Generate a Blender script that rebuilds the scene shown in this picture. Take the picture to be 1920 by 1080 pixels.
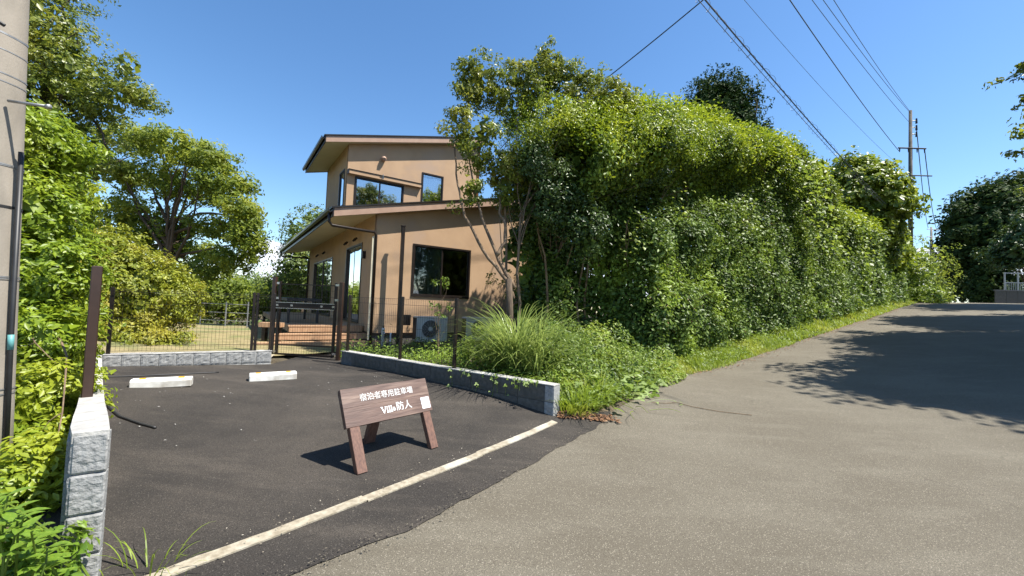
import bpy, math, random
import numpy as np
from mathutils import Vector, Matrix, noise
from mathutils.geometry import delaunay_2d_cdt

for o in list(bpy.data.objects):
    bpy.data.objects.remove(o)
SC = bpy.context.scene
COL = SC.collection
rng = np.random.default_rng(7)
random.seed(7)

# ------------------------------------------------------------------ camera
CZ = 1.5                                   # eye height; heights below are written relative to the eye, then lifted
FPX, ROLL, PITCH = 770.0, math.radians(2.23), math.radians(2.3)
cam = bpy.data.cameras.new('camera'); co = bpy.data.objects.new('camera', cam); COL.objects.link(co)
cam.sensor_width = 36; cam.lens = 36 * FPX / 1920; cam.clip_start = 0.05; cam.clip_end = 4000
H_ = Vector((1, 0, 0)); V_ = Vector((0, -math.sin(PITCH), math.cos(PITCH))); F_ = Vector((0, math.cos(PITCH), math.sin(PITCH)))
rx = math.cos(ROLL) * H_ + math.sin(ROLL) * V_; ux = -math.sin(ROLL) * H_ + math.cos(ROLL) * V_
co.matrix_world = Matrix((rx, ux, -F_)).transposed().to_4x4()
co.location = (0, 0, CZ)
SC.camera = co

# ------------------------------------------------------------------ sky and sun
SUN_AZ, SUN_EL = math.radians(103), math.radians(60)     # azimuth clockwise from +Y
w = bpy.data.worlds.new('World'); SC.world = w; w.use_nodes = True
nt = w.node_tree; N = nt.nodes; LK = nt.links
for n in list(N): N.remove(n)
out = N.new('ShaderNodeOutputWorld'); bg = N.new('ShaderNodeBackground'); sky = N.new('ShaderNodeTexSky')
sky.sky_type = 'NISHITA'; sky.sun_disc = False; sky.sun_elevation = SUN_EL; sky.sun_rotation = SUN_AZ
sky.altitude = 100; sky.air_density = 1.0; sky.dust_density = 0.4; sky.ozone_density = 2.0
bg.inputs[1].default_value = 0.105
tc = N.new('ShaderNodeTexCoord'); sep = N.new('ShaderNodeSeparateXYZ'); LK.new(tc.outputs['Generated'], sep.inputs[0])
mp = N.new('ShaderNodeMapping'); mp.inputs['Scale'].default_value = (1, 1, 3.2); LK.new(tc.outputs['Generated'], mp.inputs[0])
cn = N.new('ShaderNodeTexNoise'); cn.inputs['Scale'].default_value = 6.5; cn.inputs['Detail'].default_value = 9; cn.inputs['Roughness'].default_value = 0.52
LK.new(mp.outputs[0], cn.inputs['Vector'])
band = N.new('ShaderNodeMapRange'); band.interpolation_type = 'SMOOTHSTEP'    # cumulus only low over the horizon
band.inputs['From Min'].default_value = 0.07; band.inputs['From Max'].default_value = 0.24
band.inputs['To Min'].default_value = 0.13; band.inputs['To Max'].default_value = -0.35
LK.new(sep.outputs[2], band.inputs[0])
ad = N.new('ShaderNodeMath'); ad.operation = 'ADD'; LK.new(cn.outputs[0], ad.inputs[0]); LK.new(band.outputs[0], ad.inputs[1])
for (cdx, cdy, cdz, cw_, ca_) in ((0.705, 0.69, 0.135, 0.13, 0.22), (-0.50, 0.86, 0.05, 0.12, 0.20), (-0.30, 0.95, 0.10, 0.10, 0.06), (0.2, -0.97, 0.14, 0.3, 0.15), (-0.95, 0.2, 0.12, 0.25, 0.12), (0.95, -0.25, 0.12, 0.25, 0.12)):
    vd = N.new('ShaderNodeVectorMath'); vd.operation = 'DISTANCE'; LK.new(tc.outputs['Generated'], vd.inputs[0]); vd.inputs[1].default_value = (cdx, cdy, cdz)
    vm = N.new('ShaderNodeMapRange'); vm.interpolation_type = 'SMOOTHSTEP'; vm.inputs['From Min'].default_value = 0; vm.inputs['From Max'].default_value = cw_
    vm.inputs['To Min'].default_value = ca_; vm.inputs['To Max'].default_value = 0; LK.new(vd.outputs['Value'], vm.inputs[0])
    a2 = N.new('ShaderNodeMath'); a2.operation = 'ADD'; LK.new(ad.outputs[0], a2.inputs[0]); LK.new(vm.outputs[0], a2.inputs[1]); ad = a2
cr = N.new('ShaderNodeMapRange'); cr.interpolation_type = 'SMOOTHSTEP'
cr.inputs['From Min'].default_value = 0.63; cr.inputs['From Max'].default_value = 0.74; LK.new(ad.outputs[0], cr.inputs[0])
mx = N.new('ShaderNodeMix'); mx.data_type = 'RGBA'; LK.new(cr.outputs[0], mx.inputs['Factor'])
hs = N.new('ShaderNodeHueSaturation'); hs.inputs['Saturation'].default_value = 1.20; LK.new(sky.outputs[0], hs.inputs['Color'])
LK.new(hs.outputs[0], mx.inputs['A']); mx.inputs['B'].default_value = (6.2, 6.6, 7.4, 1)
LK.new(mx.outputs['Result'], bg.inputs[0]); LK.new(bg.outputs[0], out.inputs[0])

sun = bpy.data.lights.new('sun', 'SUN'); so = bpy.data.objects.new('sun', sun); COL.objects.link(so)
sun.energy = 5.0; sun.angle = math.radians(0.55); sun.color = (1.0, 0.955, 0.87)
sd = Vector((math.sin(SUN_AZ) * math.cos(SUN_EL), math.cos(SUN_AZ) * math.cos(SUN_EL), math.sin(SUN_EL)))
so.rotation_euler = sd.to_track_quat('Z', 'Y').to_euler()
so.location = (20, 0, 30)
vs = SC.view_settings; vs.view_transform = 'Standard'; vs.look = 'None'; vs.gamma = 1; vs.use_curve_mapping = False
vs.exposure = 1.08
SC.cycles.max_bounces = 6; SC.cycles.transparent_max_bounces = 8

# ------------------------------------------------------------------ materials
def mat(name, c1, c2=None, scale=8, rough=0.8, bump=0.0, bscale=60, metal=0.0, spec=0.5, stretch=None, detail=6, lo=0.35, hi=0.65, c3=None, s3=1.2):
    m = bpy.data.materials.new(name); m.use_nodes = True
    t = m.node_tree; n = t.nodes; l = t.links; b = n['Principled BSDF']
    b.inputs['Roughness'].default_value = rough; b.inputs['Metallic'].default_value = metal
    b.inputs['Specular IOR Level'].default_value = spec
    tcn = n.new('ShaderNodeTexCoord'); vec = tcn.outputs['Object']
    if stretch:
        mpn = n.new('ShaderNodeMapping'); mpn.inputs['Scale'].default_value = stretch; l.new(vec, mpn.inputs[0]); vec = mpn.outputs[0]
    if c2 is None: c2 = tuple(x * 0.8 for x in c1)
    no = n.new('ShaderNodeTexNoise'); no.inputs['Scale'].default_value = scale; no.inputs['Detail'].default_value = detail
    l.new(vec, no.inputs['Vector'])
    mr = n.new('ShaderNodeMapRange'); mr.inputs['From Min'].default_value = lo; mr.inputs['From Max'].default_value = hi; l.new(no.outputs[0], mr.inputs[0])
    mi = n.new('ShaderNodeMix'); mi.data_type = 'RGBA'; mi.inputs['A'].default_value = (*c1, 1); mi.inputs['B'].default_value = (*c2, 1)
    l.new(mr.outputs[0], mi.inputs['Factor']); last = mi.outputs['Result']
    if c3:
        n3 = n.new('ShaderNodeTexNoise'); n3.inputs['Scale'].default_value = s3; n3.inputs['Detail'].default_value = 4; l.new(vec, n3.inputs['Vector'])
        m3 = n.new('ShaderNodeMapRange'); m3.inputs['From Min'].default_value = 0.52; m3.inputs['From Max'].default_value = 0.68; l.new(n3.outputs[0], m3.inputs[0])
        i3 = n.new('ShaderNodeMix'); i3.data_type = 'RGBA'; i3.inputs['B'].default_value = (*c3, 1); l.new(m3.outputs[0], i3.inputs['Factor']); l.new(last, i3.inputs['A'])
        last = i3.outputs['Result']
    l.new(last, b.inputs['Base Color'])
    if bump > 0:
        nb = n.new('ShaderNodeTexNoise'); nb.inputs['Scale'].default_value = bscale; nb.inputs['Detail'].default_value = 5; l.new(vec, nb.inputs['Vector'])
        bp = n.new('ShaderNodeBump'); bp.inputs['Strength'].default_value = 1; bp.inputs['Distance'].default_value = bump
        l.new(nb.outputs[0], bp.inputs['Height']); l.new(bp.outputs[0], b.inputs['Normal'])
    return m

def leafmat(name, dark, light, tip=None, rough=0.42, trans=0.38, spec=0.5, nscale=0.9, tiplo=0.5, tiphi=0.68):
    """leaf colours vary from leaf to leaf and from clump to clump; light passes through the blade"""
    m = bpy.data.materials.new(name); m.use_nodes = True
    t = m.node_tree; n = t.nodes; l = t.links; b = n['Principled BSDF']
    geo = n.new('ShaderNodeNewGeometry'); tcn = n.new('ShaderNodeTexCoord')
    mi = n.new('ShaderNodeMix'); mi.data_type = 'RGBA'; mi.inputs['A'].default_value = (*dark, 1); mi.inputs['B'].default_value = (*light, 1)
    l.new(geo.outputs['Random Per Island'], mi.inputs['Factor']); last = mi.outputs['Result']
    if tip:
        no = n.new('ShaderNodeTexNoise'); no.inputs['Scale'].default_value = nscale; no.inputs['Detail'].default_value = 3; l.new(tcn.outputs['Object'], no.inputs['Vector'])
        mr = n.new('ShaderNodeMapRange'); mr.inputs['From Min'].default_value = tiplo; mr.inputs['From Max'].default_value = tiphi; l.new(no.outputs[0], mr.inputs[0])
        i2 = n.new('ShaderNodeMix'); i2.data_type = 'RGBA'; i2.inputs['B'].default_value = (*tip, 1); l.new(mr.outputs[0], i2.inputs['Factor']); l.new(last, i2.inputs['A'])
        last = i2.outputs['Result']
    l.new(last, b.inputs['Base Color']); b.inputs['Roughness'].default_value = rough; b.inputs['Specular IOR Level'].default_value = spec
    tr = n.new('ShaderNodeBsdfTranslucent'); g = n.new('ShaderNodeHueSaturation'); g.inputs['Value'].default_value = 1.35; g.inputs['Hue'].default_value = 0.49
    l.new(last, g.inputs['Color']); l.new(g.outputs[0], tr.inputs[0])
    ms = n.new('ShaderNodeMixShader'); ms.inputs[0].default_value = trans
    l.new(b.outputs[0], ms.inputs[1]); l.new(tr.outputs[0], ms.inputs[2]); l.new(ms.outputs[0], n['Material Output'].inputs[0])
    return m

def asphalt(name, base, dirt, speck, speck_hi, rough=0.9, fleck=0.5, tex=260, cracks=0.3):
    m = bpy.data.materials.new(name); m.use_nodes = True
    t = m.node_tree; n = t.nodes; l = t.links; b = n['Principled BSDF']; b.inputs['Roughness'].default_value = rough; b.inputs['Specular IOR Level'].default_value = 0.3
    tcn = n.new('ShaderNodeTexCoord'); v = tcn.outputs['Object']
    def noi(s, d, lo, hi, vec=v, r=0.6):
        a = n.new('ShaderNodeTexNoise'); a.inputs['Scale'].default_value = s; a.inputs['Detail'].default_value = d; a.inputs['Roughness'].default_value = r; l.new(vec, a.inputs['Vector'])
        q = n.new('ShaderNodeMapRange'); q.inputs['From Min'].default_value = lo; q.inputs['From Max'].default_value = hi; l.new(a.outputs[0], q.inputs[0]); return q.outputs[0]
    def mixc(f, A, B, amt=1.0):
        i = n.new('ShaderNodeMix'); i.data_type = 'RGBA'
        if amt != 1.0:
            k = n.new('ShaderNodeMath'); k.operation = 'MULTIPLY'; k.inputs[1].default_value = amt; l.new(f, k.inputs[0]); f = k.outputs[0]
        l.new(f, i.inputs['Factor'])
        if isinstance(A, tuple): i.inputs['A'].default_value = (*A, 1)
        else: l.new(A, i.inputs['A'])
        i.inputs['B'].default_value = (*B, 1); return i.outputs['Result']
    mpn = n.new('ShaderNodeMapping'); mpn.inputs['Rotation'].default_value = (0, 0, 0.7); mpn.inputs['Scale'].default_value = (0.5, 2.2, 1); l.new(v, mpn.inputs[0])
    c = mixc(noi(0.7, 5, 0.42, 0.72), base, dirt, 0.75)
    c = mixc(noi(1.6, 6, 0.5, 0.72, mpn.outputs[0]), c, dirt, 0.8)
    c = mixc(noi(tex * 0.38, 3, 0.44, 0.60), c, speck, 0.75)
    vo = n.new('ShaderNodeTexVoronoi'); vo.inputs['Scale'].default_value = tex * 0.30; l.new(v, vo.inputs['Vector'])
    sp = n.new('ShaderNodeSeparateColor'); l.new(vo.outputs['Color'], sp.inputs[0])
    g1 = n.new('ShaderNodeMath'); g1.operation = 'GREATER_THAN'; g1.inputs[1].default_value = 0.86; l.new(sp.outputs[0], g1.inputs[0])
    g2 = n.new('ShaderNodeMath'); g2.operation = 'LESS_THAN'; g2.inputs[1].default_value = 0.42; l.new(vo.outputs['Distance'], g2.inputs[0])
    gm = n.new('ShaderNodeMath'); gm.operation = 'MULTIPLY'; l.new(g1.outputs[0], gm.inputs[0]); l.new(g2.outputs[0], gm.inputs[1])
    c = mixc(gm.outputs[0], c, speck_hi, fleck)
    wv = n.new('ShaderNodeTexNoise'); wv.inputs['Scale'].default_value = 2.5; wv.inputs['Detail'].default_value = 5; l.new(v, wv.inputs['Vector'])
    va = n.new('ShaderNodeMix'); va.data_type = 'VECTOR'; va.inputs['Factor'].default_value = 0.22; l.new(v, va.inputs['A']); l.new(wv.outputs['Color'], va.inputs['B'])
    ck = n.new('ShaderNodeTexVoronoi'); ck.feature = 'DISTANCE_TO_EDGE'; ck.inputs['Scale'].default_value = 0.75; l.new(va.outputs['Result'], ck.inputs['Vector'])
    cl = n.new('ShaderNodeMath'); cl.operation = 'LESS_THAN'; cl.inputs[1].default_value = 0.0028; l.new(ck.outputs['Distance'], cl.inputs[0])
    cm = n.new('ShaderNodeMath'); cm.operation = 'MULTIPLY'; l.new(cl.outputs[0], cm.inputs[0]); l.new(noi(0.45, 2, 0.50, 0.58), cm.inputs[1])
    c = mixc(cm.outputs[0], c, tuple(x*.45 for x in base), cracks)
    l.new(c, b.inputs['Base Color'])
    nb = n.new('ShaderNodeTexNoise'); nb.inputs['Scale'].default_value = tex; nb.inputs['Detail'].default_value = 3; l.new(v, nb.inputs['Vector'])
    bp = n.new('ShaderNodeBump'); bp.inputs['Distance'].default_value = 0.004; l.new(nb.outputs[0], bp.inputs['Height']); l.new(bp.outputs[0], b.inputs['Normal'])
    return m

def glassmat(name, refl=0.25, tint=(0.75, 0.8, 0.8)):
    m = bpy.data.materials.new(name); m.use_nodes = True
    t = m.node_tree; n = t.nodes; l = t.links; n.remove(n['Principled BSDF'])
    tr = n.new('ShaderNodeBsdfTransparent'); tr.inputs[0].default_value = (*tint, 1)
    gl = n.new('ShaderNodeBsdfGlossy'); gl.inputs['Roughness'].default_value = 0.015; gl.inputs['Color'].default_value = (0.95, 0.97, 1, 1)
    fr = n.new('ShaderNodeFresnel'); fr.inputs[0].default_value = 1.5
    a = n.new('ShaderNodeMath'); a.operation = 'ADD'; a.inputs[1].default_value = refl; a.use_clamp = True; l.new(fr.outputs[0], a.inputs[0])
    no = n.new('ShaderNodeTexNoise'); no.inputs['Scale'].default_value = 1.3
    bp = n.new('ShaderNodeBump'); bp.inputs['Distance'].default_value = 0.004; l.new(no.outputs[0], bp.inputs['Height']); l.new(bp.outputs[0], gl.inputs['Normal'])
    ms = n.new('ShaderNodeMixShader'); l.new(a.outputs[0], ms.inputs[0]); l.new(tr.outputs[0], ms.inputs[1]); l.new(gl.outputs[0], ms.inputs[2])
    l.new(ms.outputs[0], n['Material Output'].inputs[0]); return m

M = dict(
    road=asphalt('road_asphalt', (0.138, 0.120, 0.089), (0.190, 0.170, 0.130), (0.062, 0.053, 0.039), (0.42, 0.38, 0.30), fleck=0.5, tex=420),
    lot=asphalt('new_asphalt', (0.039, 0.034, 0.029), (0.098, 0.083, 0.067), (0.013, 0.011, 0.010), (0.20, 0.18, 0.15), fleck=0.3, tex=420),
    kerb=mat('kerb_concrete', (0.35, 0.31, 0.235), (0.22, 0.185, 0.13), 22, 0.9, 0.004, 90, c3=(0.46, 0.43, 0.36), s3=2.5),
    soil=mat('soil', (0.10, 0.075, 0.045), (0.055, 0.045, 0.025), 3, 0.95, 0.02, 12, c3=(0.05, 0.075, 0.02), s3=0.6),
    lawn=mat('dry_lawn', (0.30, 0.24, 0.12), (0.20, 0.17, 0.07), 5, 0.95, 0.02, 60, c3=(0.12, 0.15, 0.045), s3=0.8),
    sand=mat('sandy_soil', (0.42, 0.36, 0.27), (0.3, 0.25, 0.17), 8, 0.95, 0.01, 50),
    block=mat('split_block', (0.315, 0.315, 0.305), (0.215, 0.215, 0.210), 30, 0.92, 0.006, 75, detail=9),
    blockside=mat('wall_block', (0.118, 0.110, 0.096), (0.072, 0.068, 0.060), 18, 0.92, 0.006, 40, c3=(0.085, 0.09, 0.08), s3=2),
    mortar=mat('mortar', (0.40, 0.385, 0.355), (0.29, 0.28, 0.26), 14, 0.9, 0.004, 60, c3=(0.56, 0.54, 0.5), s3=5),
    joint=mat('joint_mortar', (0.16, 0.16, 0.155), (0.1, 0.1, 0.1), 14, 0.95),
    stucco=mat('stucco', (0.43, 0.284, 0.170), (0.38, 0.247, 0.146), 2.2, 0.92, 0.004, 60, detail=8, c3=(0.375, 0.262, 0.182), s3=1.1),
    soffit=mat('soffit', (0.62, 0.56, 0.40), (0.58, 0.52, 0.37), 3, 0.8),
    fascia=mat('fascia', (0.36, 0.235, 0.165), (0.32, 0.20, 0.14), 5, 0.55),
    roof=mat('roof_metal', (0.022, 0.018, 0.016), (0.03, 0.025, 0.022), 4, 0.35, metal=0.4),
    black=mat('black_brown_metal', (0.016, 0.011, 0.009), (0.024, 0.016, 0.012), 6, 0.38, metal=0.3),
    brown=mat('brown_post_metal', (0.035, 0.017, 0.011), (0.05, 0.025, 0.016), 6, 0.33, metal=0.2, spec=0.7),
    wire=mat('fence_wire', (0.020, 0.014, 0.012), None, 6, 0.4, metal=0.2),
    silver=mat('silver_metal', (0.5, 0.5, 0.5), (0.4, 0.4, 0.4), 9, 0.25, metal=0.9),
    white=mat('white_paint', (0.72, 0.71, 0.67), (0.60, 0.585, 0.54), 11, 0.6, 0.001, 80, c3=(0.42, 0.39, 0.34), s3=4.5),
    yellow=mat('yellow_reflector', (0.75, 0.38, 0.02), (0.7, 0.32, 0.02), 7, 0.35),
    sticker=mat('sticker', (0.82, 0.83, 0.86), (0.78, 0.79, 0.84), 3, 0.4),
    letter=mat('letter_paint', (0.86, 0.85, 0.83), (0.8, 0.79, 0.77), 9, 0.5),
    signwood=mat('sign_wood', (0.128, 0.078, 0.060), (0.070, 0.040, 0.031), 5, 0.5, 0.0015, 9, stretch=(1.0, 1.0, 14), lo=0.3, hi=0.7, c3=(0.18, 0.12, 0.092), s3=2.0),
    legwood=mat('leg_wood', (0.165, 0.085, 0.057), (0.085, 0.042, 0.030), 8, 0.5, 0.001, 16, stretch=(9, 9, 1.2), lo=0.3, hi=0.7),
    deck=mat('deck_board', (0.44, 0.275, 0.155), (0.36, 0.21, 0.115), 6, 0.7, 0.001, 60, stretch=(3, 3, 1)),
    concrete=mat('pole_concrete', (0.285, 0.25, 0.205), (0.235, 0.205, 0.165), 5, 0.88, 0.0015, 120, c3=(0.17, 0.15, 0.12), s3=3, stretch=(1, 1, 0.45)),
    oldpole=mat('weathered_pole', (0.11, 0.10, 0.085), (0.07, 0.063, 0.055), 4, 0.9, c3=(0.05, 0.045, 0.04), s3=2),
    steel=mat('galvanised', (0.38, 0.38, 0.37), (0.25, 0.25, 0.25), 20, 0.45, metal=0.6),
    rubber=mat('black_rubber', (0.012, 0.012, 0.013), (0.02, 0.02, 0.02), 9, 0.5),
    teal=mat('teal_tape', (0.12, 0.34, 0.33), (0.1, 0.28, 0.28), 9, 0.5),
    cable=mat('cable', (0.016, 0.02, 0.028), None, 9, 0.6),
    bark=mat('bark', (0.12, 0.085, 0.055), (0.06, 0.042, 0.028), 9, 0.9, 0.01, 25, stretch=(3, 3, 0.6)),
    palebark=mat('pale_bark', (0.22, 0.15, 0.09), (0.10, 0.068, 0.042), 9, 0.9, 0.006, 30, stretch=(2, 2, 0.5)),
    curtain=mat('curtain', (0.52, 0.54, 0.53), (0.4, 0.42, 0.41), 5, 0.9, stretch=(9, 9, 0.1)),
    blind=mat('blind', (0.60, 0.62, 0.60), (0.55, 0.57, 0.55), 5, 0.9),
    inner=mat('inner_wall', (0.45, 0.42, 0.36), (0.4, 0.37, 0.32), 4, 0.9),
    glass=glassmat('glass', 0.10, (0.55, 0.6, 0.58)), mirror=glassmat('coated_glass', 0.42, (0.5, 0.55, 0.55)),
    acwhite=mat('ac_casing', (0.44, 0.43, 0.39), (0.39, 0.38, 0.345), 5, 0.5),
    dark=mat('dark_void', (0.012, 0.012, 0.012), (0.02, 0.02, 0.02), 5, 0.6),
    dryleaf=leafmat('dry_leaves', (0.12, 0.05, 0.025), (0.36, 0.20, 0.10), trans=0.15, rough=0.7),
    hedge=leafmat('hedge_leaf', (0.028, 0.060, 0.010), (0.155, 0.235, 0.040), (0.22, 0.31, 0.035), rough=0.46, spec=0.28, trans=0.28),
    evergreen=leafmat('evergreen_leaf', (0.018, 0.040, 0.009), (0.075, 0.125, 0.024), (0.10, 0.155, 0.026), rough=0.42, spec=0.35, trans=0.2),  # green deepened to carry the shade under the hedge overhang
    hedgetop=leafmat('young_leaf', (0.11, 0.18, 0.010), (0.29, 0.37, 0.022), (0.36, 0.42, 0.03), rough=0.42, trans=0.34),
    vine=leafmat('vine_leaf', (0.09, 0.15, 0.02), (0.23, 0.32, 0.04), (0.28, 0.34, 0.05), rough=0.45, trans=0.42),
    bulge=leafmat('vine_tree_leaf', (0.07, 0.12, 0.012), (0.22, 0.29, 0.03), (0.28, 0.33, 0.035), rough=0.42, trans=0.38),
    loose=leafmat('camellia_leaf', (0.07, 0.11, 0.014), (0.22, 0.26, 0.03), (0.28, 0.29, 0.04), rough=0.4, trans=0.4),
    conifer=leafmat('conifer_leaf', (0.012, 0.034, 0.008), (0.034, 0.068, 0.012), (0.05, 0.085, 0.014), rough=0.75, spec=0.2, trans=0.12),
    darktree=leafmat('dark_leaf', (0.018, 0.042, 0.010), (0.050, 0.085, 0.016), (0.07, 0.11, 0.02), rough=0.7, spec=0.25, trans=0.25),
    cherry=leafmat('cherry_leaf', (0.09, 0.14, 0.018), (0.25, 0.31, 0.04), (0.31, 0.34, 0.04), rough=0.5, trans=0.52, spec=0.35),
    bushy=leafmat('yellow_bush_leaf', (0.13, 0.17, 0.014), (0.33, 0.35, 0.028), (0.37, 0.33, 0.04), rough=0.5, trans=0.35, nscale=1.3),
    lhedge=leafmat('fresh_leaf', (0.11, 0.18, 0.014), (0.28, 0.37, 0.025), (0.34, 0.38, 0.03), rough=0.42, trans=0.42),
    near=leafmat('near_leaf', (0.08, 0.16, 0.02), (0.21, 0.33, 0.04), (0.25, 0.35, 0.045), rough=0.33, trans=0.42, nscale=5),
    grass=leafmat('verge_grass', (0.12, 0.18, 0.016), (0.27, 0.36, 0.03), (0.32, 0.36, 0.05), rough=0.5, trans=0.42),
    pampas=leafmat('pampas_leaf', (0.14, 0.20, 0.04), (0.32, 0.40, 0.11), rough=0.35, trans=0.38),
    hill=leafmat('hill_leaf', (0.06, 0.11, 0.02), (0.15, 0.21, 0.035), (0.18, 0.22, 0.04), rough=0.6, trans=0.3),
    pale=leafmat('pale_vine', (0.16, 0.24, 0.06), (0.34, 0.42, 0.16), rough=0.6, spec=0.3, trans=0.35),
)

# ------------------------------------------------------------------ object helpers
def tag(o, label=None, cat=None, group=None, kind=None):
    if label: o['label'] = label
    if cat: o['category'] = cat
    if group: o['group'] = group
    if kind: o['kind'] = kind
    return o
def empty(name, loc, label, cat, group=None):
    o = bpy.data.objects.new(name, None); COL.objects.link(o); o.location = loc; o.empty_display_size = 0.1
    return tag(o, label, cat, group)
def rootloc(p):
    while p.parent: p = p.parent
    return Vector(p.location)
def link(name, me, m, parent=None, smooth=False):
    if m is not None: me.materials.append(m)
    if smooth: me.polygons.foreach_set('use_smooth', [True] * len(me.polygons))
    o = bpy.data.objects.new(name, me); COL.objects.link(o)
    if parent: o.parent = parent
    return o
class Frame:
    """a local frame on the plan: s runs along azimuth az, t runs 90 degrees left of it"""
    def __init__(s, x, y, az, z=0.0):
        s.o = Vector((x, y, z)); s.u = Vector((math.sin(az), math.cos(az), 0)); s.v = Vector((-s.u.y, s.u.x, 0))
    def __call__(s, a, b, c): return s.o + s.u * a + s.v * b + Vector((0, 0, c))
W0 = Frame(0, 0, math.pi / 2)      # s = X, t = Y
class MB:
    def __init__(s): s.v = []; s.f = []
    def hexa(s, p):                 # 8 points: bottom ring then top ring
        k = len(s.v); s.v += [tuple(q) for q in p]
        s.f += [(k+3, k+2, k+1, k), (k+4, k+5, k+6, k+7)] + [(k+i, k+(i+1) % 4, k+4+(i+1) % 4, k+4+i) for i in range(4)]
    def box(s, fr, a0, a1, b0, b1, c0, c1):
        s.hexa([fr(a0, b0, c0), fr(a1, b0, c0), fr(a1, b1, c0), fr(a0, b1, c0), fr(a0, b0, c1), fr(a1, b0, c1), fr(a1, b1, c1), fr(a0, b1, c1)])
    def bevbox(s, fr, a0, a1, b0, b1, c0, c1, e=0.006):   # box with chamfered top and vertical edges
        k = len(s.v)
        for c, i in ((c0, 0), (c1 - e, 0), (c1, e)):
            for a, b in ((a0+e+i, b0+i), (a1-e-i, b0+i), (a1-i, b0+e+i), (a1-i, b1-e-i), (a1-e-i, b1-i), (a0+e+i, b1-i), (a0+i, b1-e-i), (a0+i, b0+e+i)):
                s.v.append(tuple(fr(a, b, c)))
        for r in (0, 8):
            s.f += [(k+r+i, k+r+(i+1) % 8, k+r+8+(i+1) % 8, k+r+8+i) for i in range(8)]
        s.f += [tuple(k+16+i for i in range(8)), tuple(k+7-i for i in range(8))]
    def tube(s, pts, r, n=6, cap=True):
        pts = [Vector(p) for p in pts]; R = r if isinstance(r, (list, tuple)) else [r] * len(pts)
        k = len(s.v); ref = None
        for i, p in enumerate(pts):
            d = (pts[min(i+1, len(pts)-1)] - pts[max(i-1, 0)]).normalized()
            if ref is None: ref = d.orthogonal().normalized()
            ref = (ref - d * ref.dot(d)); ref = ref.normalized() if ref.length > 1e-5 else d.orthogonal().normalized()
            b = d.cross(ref)
            for j in range(n):
                a = 2 * math.pi * j / n; s.v.append(tuple(p + (ref * math.cos(a) + b * math.sin(a)) * R[i]))
        for i in range(len(pts) - 1):
            s.f += [(k+i*n+j, k+i*n+(j+1) % n, k+(i+1)*n+(j+1) % n, k+(i+1)*n+j) for j in range(n)]
        if cap: s.f += [tuple(k+n-1-j for j in range(n)), tuple(k+(len(pts)-1)*n+j for j in range(n))]
    def quad(s, *p):
        k = len(s.v); s.v += [tuple(q) for q in p]; s.f.append(tuple(range(k, k+len(p))))
    def build(s, name, m, parent=None, smooth=False):
        o0 = rootloc(parent) if parent else Vector((0, 0, 0))
        me = bpy.data.meshes.new(name)
        me.from_pydata([tuple(Vector(q) - o0) for q in s.v], [], s.f); me.update()
        return link(name, me, m, parent, smooth)
def bx(name, m, parent, fr, *d, bev=0):
    b = MB()
    if bev: b.bevbox(fr, *d, e=bev)
    else: b.box(fr, *d)
    return b.build(name, m, parent)

# ------------------------------------------------------------------ ground heights (relative to the eye)
RD = np.array([0.777, 0.629]); RN = np.array([0.629, -0.777]); RP = np.array([4.1, 8.8])     # left road edge: start, direction, towards the road
TP = [-60, -30, -20, -9, -6, -3, 0, 3, 6, 15, 25, 31, 36, 42, 55, 90, 200]
ZP = [-3.2, -2.3, -1.9, -1.56, -1.51, -1.42, -1.29, -1.07, -0.81, -0.06, 0.80, 1.22, 1.42, 1.46, 1.2, 0.4, -1]
def zroad(t): return float(np.interp(t, TP, ZP))
cp = [(0.53,4.88,-1.40),(-.7,3.55,-1.45),(-1.89,2.22,-1.49),(-5.99,6.01,-1.17),(-4.15,7.26,-1.2),(-3.09,7.62,-1.24),(-4.3,5.2,-1.21),(-1.2,5.6,-1.34),(-3,4,-1.34),
      (-5,8.6,-1.13),(-7,7.5,-1.0),(-8,9,-0.95),(-12,12,-.9),(-3.4,9.6,-1.18),(-6.5,12,-1.1),(-1.2,8.3,-1.08),(0,9.5,-1.1),(-.6,7.2,-1.02),(.6,6.3,-1.02),(1.2,6.1,-1.18),(2.0,6.9,-1.22),
      (1.9,8.2,-1.1),(0.5,12,-1.0),(-3,2.2,-1.35),(-4,3.5,-1.25),(-6,5,-1.05),(-3,0,-1.5),(-8,3,-1.0),(-12,0,-1.3),(-20,15,-1.5),(-12,25,-2),(-30,40,-5),(0,30,-1.2),(-5,22,-1.6),
      (-10,60,-7),(-60,60,-8),(-60,0,-4),(0,-40,-3),(40,-30,-2),(60,0,1),(-40,-40,-3),(20,60,0),(30,9,0.2),(20,5,-.5),(-2,-3,-1.65),
      (-8,60,-6),(-300,300,-30),(300,300,0),(300,-300,0),(-300,-300,-10),(0,300,-12),(-35,60,-5)]
for t in (-12, -9, -6, -3, 0, 3, 6, 10, 15, 20, 25, 31, 36, 42, 55, 90):
    for wv in (0, 2.5, 5):
        if t < -3 and wv == 0: continue
        q = RP + RD * t + RN * wv; cp.append((q[0], q[1], zroad(t)))
    if t >= 0: q = RP + RD * t - RN * 3.0; cp.append((q[0], q[1], zroad(t) + 0.15))
cp.append((1.25, 5.1, -1.42)); cp.append((-1.16, 2.07, -1.52))
cp = np.array(cp); A = np.hypot(cp[:, None, 0] - cp[None, :, 0], cp[:, None, 1] - cp[None, :, 1])
n_ = len(cp); KM = np.zeros((n_+1, n_+1)); KM[:n_, :n_] = -A - 0.0; KM[:n_, n_] = 1; KM[n_, :n_] = 1
KM[:n_, :n_] -= np.eye(n_) * 0.0
sol = np.linalg.lstsq(KM + np.diag([-0.25] * n_ + [0]) * -1.0, np.append(cp[:, 2], 0), rcond=None)[0]
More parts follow.
